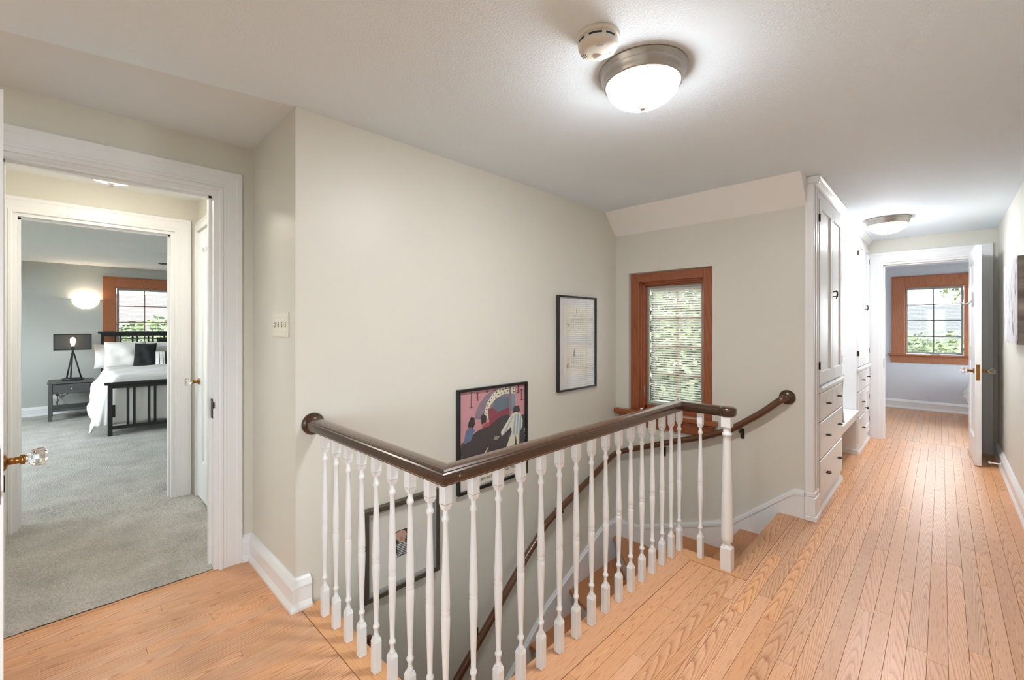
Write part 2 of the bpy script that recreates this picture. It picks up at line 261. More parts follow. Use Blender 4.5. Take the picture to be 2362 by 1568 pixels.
# ------------------------------------------------------------------ mesh building
class MB:
    def __init__(s): s.v = []; s.f = []; s.mi = []; s.sm = []; s.cur = 0
    def add(s, vs, fs, smooth=False):
        o = len(s.v); s.v += [tuple(map(float, p)) for p in vs]
        for f in fs: s.f.append(tuple(i+o for i in f)); s.mi.append(s.cur); s.sm.append(smooth)
        return s
    def box(s, x0, x1, y0, y1, z0, z1, bev=0):
        if x0 > x1: x0, x1 = x1, x0
        if y0 > y1: y0, y1 = y1, y0
        if z0 > z1: z0, z1 = z1, z0
        if bev:
            bev = min(bev, .45*min(x1-x0, y1-y0, z1-z0))
            bm = bmesh.new(); bmesh.ops.create_cube(bm, size=1)
            for v in bm.verts: v.co = Vector(((x0+x1)/2+v.co.x*(x1-x0), (y0+y1)/2+v.co.y*(y1-y0), (z0+z1)/2+v.co.z*(z1-z0)))
            bmesh.ops.bevel(bm, geom=list(bm.edges), offset=bev, segments=1, affect='EDGES')
            bm.verts.index_update(); s.add([v.co[:] for v in bm.verts], [[v.index for v in f.verts] for f in bm.faces]); bm.free(); return s
        return s.add([(x0,y0,z0),(x1,y0,z0),(x1,y1,z0),(x0,y1,z0),(x0,y0,z1),(x1,y0,z1),(x1,y1,z1),(x0,y1,z1)],
                     [(0,3,2,1),(4,5,6,7),(0,1,5,4),(1,2,6,5),(2,3,7,6),(3,0,4,7)])
    def prism(s, poly, z0, z1, axis='z'):
        """poly in the two other axes, extruded along axis"""
        n = len(poly)
        if sum(poly[i][0]*poly[(i+1) % n][1]-poly[(i+1) % n][0]*poly[i][1] for i in range(n)) < 0: poly = poly[::-1]
        mk = {'z': lambda a, b, c: (a, b, c), 'x': lambda a, b, c: (c, a, b), 'y': lambda a, b, c: (b, c, a)}[axis]
        vs = [mk(a, b, z0) for a, b in poly]+[mk(a, b, z1) for a, b in poly]
        return s.add(vs, [tuple(range(n))[::-1], tuple(range(n, 2*n))]+[(i, (i+1) % n, n+(i+1) % n, n+i) for i in range(n)])
    def lathe(s, prof, c=(0, 0, 0), seg=20, axis='z', smooth=True, caps=True):
        vs = []; fs = []
        mk = {'z': lambda r, a, h: (c[0]+r*math.cos(a), c[1]+r*math.sin(a), c[2]+h), 'x': lambda r, a, h: (c[0]+h, c[1]+r*math.cos(a), c[2]+r*math.sin(a)), 'y': lambda r, a, h: (c[0]+r*math.sin(a), c[1]+h, c[2]+r*math.cos(a))}[axis]
        for r, h in prof:
            for k in range(seg): vs.append(mk(max(r, 1e-4), 2*PI*k/seg, h))
        for i in range(len(prof)-1):
            for k in range(seg): fs.append((i*seg+k, i*seg+(k+1) % seg, (i+1)*seg+(k+1) % seg, (i+1)*seg+k))
        if prof[-1][1] < prof[0][1]: fs = [f[::-1] for f in fs]
        o = len(s.v); s.add(vs, fs, smooth)
        if caps:
            up = prof[-1][1] >= prof[0][1]
            a = tuple(range(o, o+seg)); b = tuple(range(o+(len(prof)-1)*seg, o+len(prof)*seg))
            for t in ((a[::-1], b) if up else (a, b[::-1])): s.f.append(t); s.mi.append(s.cur); s.sm.append(False)
        return s
    def tube(s, pts, r, seg=12, smooth=True, closed=False):
        pts = [Vector(p) for p in pts]; vs = []; fs = []; n = len(pts); up = Vector((0, 0, 1)); prev = None
        for i, p in enumerate(pts):
            t = (pts[min(i+1, n-1)]-pts[max(i-1, 0)]).normalized()
            a = prev if prev is not None else (up if abs(t.z) < .9 else Vector((1, 0, 0)))
            a = (a-t*a.dot(t)).normalized(); prev = a; b = t.cross(a); rr = r[i] if isinstance(r, (list, tuple)) else r
            for k in range(seg): vs.append(p+(a*math.cos(2*PI*k/seg)+b*math.sin(2*PI*k/seg))*rr)
        for i in range(n-1):
            for k in range(seg): fs.append((i*seg+k, i*seg+(k+1) % seg, (i+1)*seg+(k+1) % seg, (i+1)*seg+k))
        o = len(s.v); s.add(vs, fs, smooth)
        s.f.append(tuple(range(o, o+seg))[::-1]); s.f.append(tuple(range(o+(n-1)*seg, o+n*seg))); s.mi += [s.cur]*2; s.sm += [False]*2
        return s
    def sweep(s, prof, path, side=1, mitre0=None, mitre1=None, closed_prof=True):
        """prof: (out, z) swept along an XY path with mitred corners; out is to the left of travel for side=1"""
        P = [Vector(p[:2]) for p in path]; zs = [p[2] if len(p) > 2 else 0 for p in path]; n = len(P); nr = []
        for i in range(n-1): d = (P[i+1]-P[i]).normalized(); nr.append(Vector((-d.y, d.x))*side)
        off = []
        for i in range(n):
            if i == 0: o = nr[0] if mitre0 is None else Vector(mitre0)
            elif i == n-1: o = nr[-1] if mitre1 is None else Vector(mitre1)
            else: b = nr[i-1]+nr[i]; o = b*(1/(1+nr[i-1].dot(nr[i])))
            off.append(o)
        m = len(prof); vs = []; fs = []
        for i in range(n):
            for t, z in prof: q = P[i]+off[i]*t; vs.append((q.x, q.y, z+zs[i]))
        rng = range(m) if closed_prof else range(m-1)
        for i in range(n-1):
            for k in rng: fs.append((i*m+k, (i+1)*m+k, (i+1)*m+(k+1) % m, i*m+(k+1) % m))
        fs += [tuple(range(m))[::-1], tuple(range((n-1)*m, n*m))]
        return s.add(vs, fs)
    def quad(s, a, b, c, d): return s.add([a, b, c, d], [(0, 1, 2, 3)])

def tag(o, label=None, cat=None, group=None, kind=None):
    if label: o['label'] = label
    if cat: o['category'] = cat
    if group: o['group'] = group
    if kind: o['kind'] = kind
    return o
def empty(name, loc=(0, 0, 0), rz=0):
    o = bpy.data.objects.new(name, None); o.location = loc; o.rotation_euler = (0, 0, rz); o.empty_display_size = .1; COL.objects.link(o); return o
def mesh(name, mb, mats, recalc=True):
    me = bpy.data.meshes.new(name); me.from_pydata(mb.v, [], mb.f)
    mats = mats if isinstance(mats, (list, tuple)) else [mats]
    for m in mats: me.materials.append(m)
    me.polygons.foreach_set('material_index', mb.mi); me.polygons.foreach_set('use_smooth', mb.sm)
    if recalc:
        bm = bmesh.new(); bm.from_mesh(me); bmesh.ops.recalc_face_normals(bm, faces=bm.faces); bm.to_mesh(me); bm.free()
    me.update(); return me
def obj(name, mb, mats, parent=None, local=False, recalc=True):
    """one mesh object; vertices are given in world space unless local, and re-based on the parent's origin"""
    if parent is not None and not local:
        w = parent_loc(parent); mb.v = [(a-w[0], b-w[1], c-w[2]) for a, b, c in mb.v]
    o = bpy.data.objects.new(name, mesh(name, mb, mats, recalc)); COL.objects.link(o)
    if parent is not None: o.parent = parent
    return o
def parent_loc(p):
    l = Vector(p.location)
    while p.parent is not None: p = p.parent; l += Vector(p.location)
    return l
def inst(name, me, parent, loc, rot=(0, 0, 0), scale=(1, 1, 1)):
    o = bpy.data.objects.new(name, me); COL.objects.link(o); o.parent = parent; o.location = loc; o.rotation_euler = rot; o.scale = scale; return o
def copy_tree(o, parent=None):
    c = o.copy(); COL.objects.link(c)
    if parent is not None: c.parent = parent
    for ch in list(o.children): copy_tree(ch, c)
    return c
def struct(name, mb, mat, label=None, cat=None):
    o = obj(name, mb, mat); o['kind'] = 'structure'
    return tag(o, label, cat)
def wall(axis, p0, p1, a0, a1, z0, z1, holes=(), mb=None):
    """slab between p0 and p1 on axis, running a0..a1 on the other, with rectangular holes (a0,a1,z0,z1)"""
    mb = mb or MB(); As = sorted({a0, a1, *[h[0] for h in holes], *[h[1] for h in holes]}); Zs = sorted({z0, z1, *[h[2] for h in holes], *[h[3] for h in holes]})
    As = [a for a in As if a0 <= a <= a1]; Zs = [z for z in Zs if z0 <= z <= z1]
    for i in range(len(As)-1):
        j = 0
        while j < len(Zs)-1:
            def solid(j): ca = (As[i]+As[i+1])/2; cz = (Zs[j]+Zs[j+1])/2; return not any(h[0] < ca < h[1] and h[2] < cz < h[3] for h in holes)
            if not solid(j): j += 1; continue
            k = j
            while k+1 < len(Zs)-1 and solid(k+1): k += 1
            if axis == 'x': mb.box(p0, p1, As[i], As[i+1], Zs[j], Zs[k+1])
            else: mb.box(As[i], As[i+1], p0, p1, Zs[j], Zs[k+1])
            j = k+1
    return mb

# ------------------------------------------------------------------ room shell
CE = 2.23
XG, YR, XL, YW, XR, YF = -2.05, .72, -2.68, 3.40, .39, 6.41      # gallery, return, left, window, right walls and far partition
YB = -2.6                                                           # wall behind the camera
g = MB(); wall('x', XG-.12, XG, YR, YW, -2.75, CE, mb=g); wall('x', XG-.12, XG, -1.6, YR, -2.75, -.28, mb=g)
struct('wall_gallery', g, M['wall'], 'pale sage wall with framed pictures above the stair', 'wall')
g = wall('y', YR, YR+.12, XL-.12, XG-.12, 0, CE); struct('wall_return', g, M['wall'], 'short sage wall carrying the light switch plate', 'wall')
D1 = (-.20, .56, 0, 1.955)
g = wall('x', XL-.12, XL, YB, YR, 0, CE, [D1]); struct('wall_left', g, M['wall'], 'sage wall around the bedroom passage doorway', 'wall')
WS = (-1.925, -1.230, .53, 1.712)
g = wall('y', YW, YW+.24, XG-.12, -.64, -2.75, CE, [WS]); struct('wall_window', g, M['wall'], 'sage wall with the wooden casement above the stair turn', 'wall')
D3 = (-.49, .245, 0, 1.968)
g = wall('y', YF, YF+.12, -1.32, XR, 0, CE, [D3]); struct('wall_far', g, M['wall'], 'sage wall around the far bedroom doorway', 'wall')
WB = (-.40, .10, .75, 1.9)
WRT = (-2.15, -.55, .6, 2.0)  # opening for the added window that fills the hall from the right
g = wall('y', YB-.12, YB, XL-.12, XR+.12, 0, CE, [WB]); struct('wall_back', g, M['wall'], 'hall wall with a window behind the viewpoint', 'wall')
g = wall('x', XR, XR+.12, YB, YF+.12, 0, CE, [WRT]); struct('wall_right', g, M['wall'], 'pale wall along the right of the hall', 'wall')
g = MB(); g.box(-1.32, -1.2, 3.64, YF, 0, CE); struct('wall_cabinet', g, M['whitecool'], 'white panelled back of the recess between the tall cabinets', 'wall')
# passage behind the left doorway
g = wall('y', .70, .80, -4.0, XL-.12, 0, 2.21); struct('wall_passage_right', g, M['wall'], 'sage wall over the closet door in the passage', 'wall')
g = wall('y', -.44, -.34, -4.0, XL-.12, 0, 2.21); struct('wall_passage_left', g, M['wall'], 'unseen side wall of the passage', 'wall')
D2 = (-.215, .565, 0, 1.945)
g = wall('x', -4.12, -4.0, -1.8, 3.0, 0, 2.21, [D2]); struct('wall_bedroom_near', g, M['wall'], 'sage wall around the inner bedroom doorway', 'wall')
WBED = (.555, 1.255, .80, 1.87)
g = wall('x', -9.17, -9.05, -1.8, 3.0, 0, 2.2, [WBED]); struct('wall_bedroom_far', g, M['wallbed'], 'grey green bedroom wall behind the bed', 'wall')
g = wall('y', -1.9, -1.8, -9.17, -4.0, 0, 2.2, [(-8.2, -4.9, .7, 1.95)]); struct('wall_bedroom_side', g, M['wallbed'], 'unseen side wall of the bedroom with an added window', 'wall')
g = wall('y', 3.0, 3.1, -9.17, -4.0, 0, 2.2); struct('wall_bedroom_other', g, M['wallbed'], 'unseen opposite wall of the bedroom', 'wall')
# far room
WF = (-.41, 1.05, .845, 1.872)
g = wall('y', 9.1, 9.22, -1.5, 2.2, 0, 2.2, [WF]); struct('wall_far_room', g, M['wallblue'], 'pale blue grey wall with a wide wooden window', 'wall')
g = MB(); g.box(-1.6, -1.5, 6.53, 9.22, 0, 2.2); struct('wall_far_room_left', g, M['wallblue'], 'unseen left wall of the far room', 'wall')
g = wall('x', 2.2, 2.3, 6.53, 9.22, 0, 2.2, [(6.9, 8.9, .5, 2.0)]); struct('wall_far_room_right', g, M['wallblue'], 'unseen right wall of the far room', 'wall')
g = MB(); g.box(-1.6, -1.32, YF, YF+.12, 0, 2.2).box(XR, 2.3, YF, YF+.12, 0, 2.2); struct('wall_far_room_near', g, M['wallblue'], 'unseen near wall of the far room', 'wall')
# stairwell below
g = MB(); g.box(-1.06, -.98, -1.6, 2.30, -2.75, -.25).box(-.86, -.78, 2.5, YW, -2.75, -.23); struct('wall_stair', g, M['wall'], 'wall of the lower stairwell under the landing', 'wall')
g = MB(); g.box(XG, -.98, -1.6, -1.5, -2.75, -.28); struct('wall_stair_end', g, M['wall'], 'unseen end wall of the lower stairwell', 'wall')
g = MB(); g.box(XG-.12, -.78, -1.6, YW+.24, -2.85, -2.75); struct('floor_lower', g, M['oakx'], 'lower hall floor at the foot of the stair', 'floor')
# ceilings
g = MB(); c = (XG, YR); g.prism([(XG, YR), (-2.22, -.15), (-2.58, YB-.12), (XR+.12, YB-.12), (XR+.12, YF+.12), (-1.32, YF+.12), (-1.32, YW+.24), (XG-.12, YW+.24), (XG-.12, YR)], CE, CE+.1)
struct('ceiling', g, M['ceil'], 'white lightly textured plaster ceiling of the hall', 'ceiling')
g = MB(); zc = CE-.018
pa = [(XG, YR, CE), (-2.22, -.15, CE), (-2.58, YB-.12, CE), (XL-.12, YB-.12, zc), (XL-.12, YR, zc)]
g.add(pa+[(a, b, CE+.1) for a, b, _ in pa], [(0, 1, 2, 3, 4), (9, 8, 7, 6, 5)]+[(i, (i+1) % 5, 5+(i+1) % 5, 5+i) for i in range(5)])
struct('ceiling_alcove', g, M['alcove'], 'smooth slightly darker ceiling strip in front of the passage doorway', 'ceiling')
g = MB(); g.box(-4.12, XL-.12, -.44, .8, 2.19, 2.29); struct('ceiling_passage', g, M['ceilroom'], 'white ceiling of the little passage', 'ceiling')
g = MB(); g.box(-9.17, -4.12, -1.9, 3.1, 2.172, 2.27); struct('ceiling_bedroom', g, M['ceilroom'], 'white ceiling of the bedroom', 'ceiling')
g = MB(); g.box(-1.6, 2.3, 6.53, 9.22, 2.182, 2.28); struct('ceiling_far_room', g, M['ceil'], 'white ceiling of the far room', 'ceiling')
g = MB(); g.prism([(YW, 2.045), (YW, CE), (3.225, CE)], XG, -.632, 'x'); struct('ceiling_slope', g, M['ceilroom'], 'sloped plaster soffit over the stair window', 'soffit')

# ------------------------------------------------------------------ floor of oak strips
fl = tag(empty('floor'), 'honey oak strip floor of the landing and hall', 'floor', kind='structure')
g = MB(); T0 = -.02
g.box(XL-.12, XR+.12, YB-.12, .80, -.25, T0).box(-1.06, XR+.12, .80, 2.40, -.25, T0).box(-.79, XR+.12, 2.40, YW, -.25, T0).box(-.635, XR+.12, YW, 3.65, -.25, T0).box(-1.32, XR+.12, 3.65, YF+.12, -.25, T0).box(-1.6, 2.3, YF+.12, 9.22, -.25, T0)
obj('subfloor', g, M['dark'], fl)
PW = .0575; seams = [-.501+PW*k for k in range(-40, 20)]
PX0, PX1 = XL+.012, XR-.002
xs = sorted([x for x in seams if PX0 < x < PX1]+[PX0, -.965, -.69, PX1])
xs = [x for i, x in enumerate(xs) if i == 0 or x-xs[i-1] > .004]
planks = []
for i in range(len(xs)-1):
    a, b = xs[i], xs[i+1]; m = (a+b)/2
    if m < -.965: ivs = [(YB, .735)]
    elif m < -.69: ivs = [(YB, 2.355)]
    elif m < -.60: ivs = [(YB, YW)]
    else: ivs = [(YB, YF+.12)]
    rs = random.Random(i*13+5)
    for y0, y1 in ivs:
        y = y0-rs.random()*.9
        while y < y1-.01:
            ln = rs.choice([.45, .7, .95, 1.2, 1.5, 1.8])*rs.uniform(.85, 1.15); e = y+ln
            if y1-e < .18: e = y1
            s0, s1 = max(y, y0), min(e, y1)
            if s1-s0 > .02: planks.append((a, b, s0, s1))
            y = e
pk = MB(); gp = .0009; bv = .0022
pk.add([(-.5, -.5, -1), (.5, -.5, -1), (.5, .5, -1), (-.5, .5, -1), (-.5, -.5, -.05), (.5, -.5, -.05), (.5, .5, -.05), (-.5, .5, -.05), (-.494, -.4996, 0), (.494, -.4996, 0), (.494, .4996, 0), (-.494, .4996, 0)],
       [(0, 3, 2, 1), (8, 9, 10, 11)]+[(i, (i+1) % 4, 4+(i+1) % 4, 4+i) for i in range(4)]+[(4+i, 4+(i+1) % 4, 8+(i+1) % 4, 8+i) for i in range(4)])
PKM = mesh('plank', pk, M['oak'])
vis = []
rest = MB()
def add_plank_stuff(a, b, s0, s1):
    w = [(a+b)/2, (s0+s1)/2]; rest.add([(w[0]+vx*(b-a-gp), w[1]+vy*(s1-s0-gp), vz*.012) for vx, vy, vz in pk.v], pk.f)
def score(p):
    a, b, s0, s1 = p; d = [depth(x, y) for x in (a, b) for y in (s0, s1)]
    if max(d) < 1.5: return -1
    ym = min(max(s0, (1.6+depth_x(a))/math.cos(YAW)), s1); dm = max(1.55, depth((a+b)/2, (s0+s1)/2))
    return (b-a)*(s1-s0)/dm**3
def depth_x(x): return x*math.sin(YAW)
order = sorted(planks, key=score, reverse=True); n_ind = 0
for p in order:
    a, b, s0, s1 = p
    if score(p) > 0 and n_ind < 296:
        inst('plank', PKM, fl, ((a+b)/2, (s0+s1)/2, random.uniform(-.0004, .0004)), scale=(b-a-gp, s1-s0-gp, .012)); n_ind += 1
    else: add_plank_stuff(*p)
for k in range(0, 64):
    x = -1.5+k*PW; rs = random.Random(k+900); y = 6.53-rs.random()*.8
    while y < 9.1:
        e = y+rs.choice([.5, .8, 1.1, 1.5]); s0, s1 = max(y, 6.531), min(e, 9.1)
        if s1-s0 > .02: add_plank_stuff(x, x+PW, s0, s1)
        y = e
for k in range(10):
    x = -.60-PW*(k+1)
    if x > -1.2: add_plank_stuff(x, x+PW, 4.48, 5.45)
st = obj('plank_field', rest, M['oak'], fl); st['kind'] = 'stuff'; st['label'] = 'distant oak strips'
# border boards round the stair opening
def border(poly, mat):
    g = MB(); g.prism(poly, -.03, .0015); b = obj('border_board', g, mat, fl); return b
e1 = .838; e2 = -1.098
border([(XG+.01, .737), (-.967, .737), (e2, e1), (XG+.01, e1)], M['oakx'])
border([(-.966, .738), (-.966, 2.357), (e2, 2.455), (e2, e1)], M['oak'])
border([(-.965, 2.358), (-.692, 2.358), (-.79, 2.455), (e2+.001, 2.455)], M['oakx'])
border([(-.691, 2.359), (-.691, YW-.02), (-.79, YW-.02), (-.79, 2.455)], M['oak'])
# nosing fascia under the borders (white apron of the well)
g = MB(); g.box(XG, -1.07, .80, .826, -.28, -.03).box(-1.085, -1.06, .826, 2.42, -.28, -.03).box(-1.085, -.80, 2.42, 2.44, -.28, -.03)
obj('well_fascia', g, M['white'], fl)

# carpet
CX0, CX1 = -9.05, -2.688
g = MB()
def carpet_grid(x0, x1, y0, y1, st, amp):
    nx = max(2, int((x1-x0)/st)); ny = max(2, int((y1-y0)/st)); vs = []; rr = random.Random(3)
    for i in range(nx+1):
        for j in range(ny+1):
            x = x0+(x1-x0)*i/nx; y = y0+(y1-y0)*j/ny; edge = max(0, min(1, (x1-x)/.03))
            z = .004+.010*edge**.5+rr.uniform(-amp, amp)*min(1, edge+.3)+.0015*math.sin(x*9+y*3)
            vs.append((x+rr.uniform(-1, 1)*st*.3*(0 if i in (0,) else 1), y+rr.uniform(-1, 1)*st*.3, z))
    fs = [(i*(ny+1)+j, (i+1)*(ny+1)+j, (i+1)*(ny+1)+j+1, i*(ny+1)+j+1) for i in range(nx) for j in range(ny)]
    g.add(vs, fs, True)
carpet_grid(-4.4, CX1, -.34, .70, .0075, .0045)
carpet_grid(CX0, -4.4, -1.8, 3.0, .04, .002)
g.box(CX0, -4.0, -1.8, 3.0, -.2, -.004).box(-4.0, CX1, -.44, .8, -.2, -.004)
o = obj('floor_bedroom', g, M['carpet'], recalc=False); tag(o, 'thick grey cut pile carpet of the passage and bedroom', 'carpet', kind='structure')
g = MB(); g.box(-2.692, XL+.011, -.2, .56, -.02, .001); struct('trim_threshold', g, M['oak'], 'narrow oak threshold strip along the carpet edge', 'threshold')

# ------------------------------------------------------------------ trims
BASE = [(0, 0), (.030, 0), (.030, .012), (.021, .030), (.019, .034), (.019, .098), (.024, .101), (.022, .108), (.012, .128), (.004, .138), (0, .138)]
def baseboard(name, path, side, label, mat='white', **kw):
    g = MB(); g.sweep(BASE, path, side, **kw); return struct(name, g, M[mat], label, 'baseboard')
baseboard('baseboard_left', [(XL, .665), (XL, YR), (XG, YR), (XG, .783)], -1, 'white moulded baseboard wrapping the short switch wall')
baseboard('baseboard_left_rear', [(XL, YB), (XL, -.305)], -1, 'white baseboard beyond the open door leaf')
baseboard('baseboard_right', [(XR, YB), (XR, YF)], 1, 'white moulded baseboard along the right hall wall')
baseboard('baseboard_far_room', [(-1.5, 9.1), (2.2, 9.1)], -1, 'white baseboard of the pale blue far room')
baseboard('baseboard_bedroom', [(-9.05, -1.8), (-9.05, 3.0)], -1, 'white baseboard behind the nightstand and bed')
baseboard('baseboard_back', [(XL, YB), (XR, YB)], 1, 'white baseboard of the wall behind the viewpoint')

CASE = [(0, 0), (0, .020), (.006, .023), (.018, .023), (.022, .019), (.034, .019), (.036, .017), (.080, .017), (.083, .020), (.104, .020), (.110, .012), (.110, 0)]
def casing(mb, axis, plane, nrm, a0, a1, z1, w=.11, prof=CASE):
    """door casing round an opening a0..a1 up to z1 on the wall plane; nrm is the outward direction on the axis"""
    k = w/.11; pr = [(t*k, h) for t, h in prof]; m = len(pr); vs = []; fs = []
    st = [(a0, 0, -1, 0), (a0, z1, -1, 1), (a1, z1, 1, 1), (a1, 0, 1, 0)]
    for a, z, da, dz in st:
        for t, h in pr:
            aa, zz, pp = a+da*t, z+dz*t, plane+nrm*h
            vs.append((pp, aa, zz) if axis == 'x' else (aa, pp, zz))
    for i in range(3):
        for j in range(m): fs.append((i*m+j, (i+1)*m+j, (i+1)*m+(j+1) % m, i*m+(j+1) % m))
    fs += [tuple(range(m)), tuple(range(3*m, 4*m))]
    return mb.add(vs, fs)
def jamb(mb, axis, p0, p1, a0, a1, z1, t=.02, stop=True):
    def bx(q0, q1, b0, b1, c0, c1):
        if axis == 'x': mb.box(q0, q1, b0, b1, c0, c1)
        else: mb.box(b0, b1, q0, q1, c0, c1)
    bx(p0, p1, a0, a0+t, 0, z1); bx(p0, p1, a1-t, a1, 0, z1); bx(p0, p1, a0+t, a1-t, z1-t, z1)
    if stop:
        s0 = p0+(p1-p0)*.35; s1 = p0+(p1-p0)*.62
        bx(s0, s1, a0+t, a0+t+.012, 0, z1-t); bx(s0, s1, a1-t-.012, a1-t, 0, z1-t); bx(s0, s1, a0+t, a1-t, z1-t-.012, z1-t)
def knob_set(parent, loc, axis, sgn, scale=1.0, metal='brass', world=True):
    """rosette, shank and faceted glass knob pointing along sgn*axis; parts of a door leaf"""
    S = scale
    a = MB(); a.lathe([(.001, 0), (.026*S, 0), (.026*S, sgn*.004*S), (.020*S, sgn*.008*S), (.011*S, sgn*.011*S), (.010*S, sgn*.034*S), (.015*S, sgn*.037*S), (.016*S, sgn*.043*S), (.011*S, sgn*.047*S), (.001, sgn*.048*S)], loc, 18, axis)
    k = obj('knob_shank', a, M[metal], parent, local=not world)
    b = MB(); b.lathe([(.010*S, sgn*.046*S), (.013*S, sgn*.050*S), (.024*S, sgn*.060*S), (.0275*S, sgn*.072*S), (.026*S, sgn*.084*S), (.018*S, sgn*.092*S), (.004*S, sgn*.094*S)], loc, 12, axis, smooth=False)
    obj('glass_knob', b, M['crystal'], parent, local=not world).data.update()
def panel_leaf(mb, x0, x1, y0, y1, z0, z1, panels, rec=.009, bead=.018):
    """door leaf: slab thinned inside each panel (a0,a1,z0,z1 along x), both faces, with a stepped bead"""
    t0, t1 = y0+rec, y1-rec
    mb2 = wall('y', y0, y1, x0, x1, z0, z1, panels); mb.add(mb2.v, mb2.f)
    for a0, a1, c0, c1 in panels:
        mb.box(a0, a1, t0, t1, c0, c1)
        for f, s in ((y0, 1), (y1, -1)):
            for q in range(2):
                i = bead*q*.5; d = f+s*rec*(.35+.4*q)
                for b in ((a0+i, a0+i+.010, c0+i, c1-i), (a1-i-.010, a1-i, c0+i, c1-i), (a0+i, a1-i, c0+i, c0+i+.010), (a0+i, a1-i, c1-i-.010, c1-i)):
                    mb.box(b[0], b[1], min(d, f+s*rec*1.01), max(d, f+s*rec*1.01), b[2], b[3])

# door 1: hall -> passage
d1 = tag(empty('door_1', (XL, .18, 0)), 'open white door and wide moulded casing of the bedroom passage', 'door', kind='structure')
g = MB(); casing(g, 'x', XL, 1, D1[0], D1[1], D1[3]); o = obj('casing', g, M['white'], d1)
g = MB(); jamb(g, 'x', XL-.125, XL+.004, D1[0], D1[1], D1[3]); obj('jamb', g, M['white'], d1)
g = MB(); casing(g, 'x', XL-.12, -1, D1[0], D1[1], D1[3]); obj('casing', g, M['white'], d1)
g = MB(); g.box(XL-.045, XL-.010, D1[1]-.0225, D1[1]-.0185, .78, .88).box(XL-.002, XL+.012, D1[1]-.026, D1[1]-.018, .835, .865); obj('strike_plate', g, M['bronze'], d1)
leaf_ang = math.atan2(-.12+.2, -1.916+2.66)
leaf = empty('leaf', (.02, -.385, 0), leaf_ang); leaf.parent = d1
bpy.data.objects.remove(leaf)
g = MB(); panel_leaf(g, 0, .745, -.036, 0, .012, 1.93, [(.11, .64, .22, 1.80)])
leaf = bpy.data.objects.new('leaf', mesh('leaf', g, M['white'])); COL.objects.link(leaf); leaf.parent = d1; leaf.location = (-2.66-XL, -.2-.18, 0); leaf.rotation_euler = (0, 0, leaf_ang)
knob_set(leaf, (.690, 0, .853), 'y', 1, 1.0, 'brass', False)
knob_set(leaf, (.690, -.036, .853), 'y', -1, 1.0, 'brass', False)
g = MB(); g.box(.7445, .7465, -.028, -.006, .745, .905).box(.7455, .756, -.022, -.008, .768, .785); obj('lock_plate', g, M['bronze'], leaf, True)
g = MB(); g.prism([(.682, .772), (.698, .772), (.700, .805), (.690, .818), (.680, .805)], .0, .004, 'y') if False else g.box(.682, .698, 0, .005, .765, .815, .002); obj('keyhole_plate', g, M['bronze'], leaf, True)

# door 2: closet door in the passage (closed)
d2 = tag(empty('door_2', (-3.35, .70, 0)), 'closed white panelled closet door in the carpeted passage', 'door', kind='structure')
g = MB(); casing(g, 'y', .70, -1, -3.90, -2.90, 1.95, w=.07); obj('casing', g, M['white'], d2)
g = MB(); panel_leaf(g, -3.88, -2.92, .683, .72, .035, 1.93, [(-3.74, -3.06, .30, 1.80)], rec=.010, bead=.03)
lf = obj('leaf', g, M['white'], d2)
knob_set(lf, (-3.825, .684, .862), 'y', -1, .95)
# inner doorway to the bedroom: casing only
d4 = tag(empty('door_4', (-4.0, .17, 0)), 'white cased inner doorway opening into the bedroom', 'doorway', kind='structure')
g = MB(); casing(g, 'x', -4.0, 1, D2[0], D2[1], D2[3], w=.10); obj('casing', g, M['white'], d4)
g = MB(); jamb(g, 'x', -4.125, -3.996, D2[0], D2[1], D2[3]); obj('jamb', g, M['white'], d4)
g = MB(); casing(g, 'x', -4.12, -1, D2[0], D2[1], D2[3], w=.10); obj('casing', g, M['white'], d4)

# door 3: far bedroom
d3 = tag(empty('door_3', (-.12, YF, 0)), 'open white panelled door of the far pale blue room', 'door', kind='structure')
g = MB(); casing(g, 'y', YF, -1, D3[0], D3[1], D3[3], w=.118); obj('casing', g, M['white'], d3)
g = MB(); jamb(g, 'y', YF-.004, YF+.125, D3[0], D3[1], D3[3]); obj('jamb', g, M['white'], d3)
g = MB(); g.box(D3[0]+.0195, D3[0]+.0215, YF+.02, YF+.05, .80, .90); obj('strike_plate', g, M['bronze'], d3)
g = MB(); panel_leaf(g, 0, .655, -.040, 0, .012, 1.985, [(.12, .54, .24, .95), (.12, .54, 1.07, 1.86)])
leaf3 = bpy.data.objects.new('leaf', mesh('leaf', g, M['white'])); COL.objects.link(leaf3); leaf3.parent = d3
hx, hy = .232, YF-.02; nx_, ny_ = .250, 5.775
leaf3.location = (hx+.12, hy-YF, 0); leaf3.rotation_euler = (0, 0, math.atan2(ny_-hy, nx_-hx)); 
# local +y of the leaf faces east (the wall), -y faces the hall opening
knob_set(leaf3, (.590, 0, .856), 'y', 1, 1.0, 'brass', False); knob_set(leaf3, (.590, -.040, .856), 'y', -1, 1.0, 'brass', False)
g = MB(); g.box(.6545, .6565, -.032, -.008, .775, .915); obj('lock_plate', g, M['brass'], leaf3, True)
g = MB(); g.box(.50, .53, -.052, -.040, 1.44, 1.58, .003); g.tube([(.515, -.046, 1.50), (.515, -.07, 1.475), (.515, -.10, 1.465), (.515, -.125, 1.485), (.515, -.13, 1.50)], .007, 8); obj('coat_hook', g, M['alu'], leaf3, True)

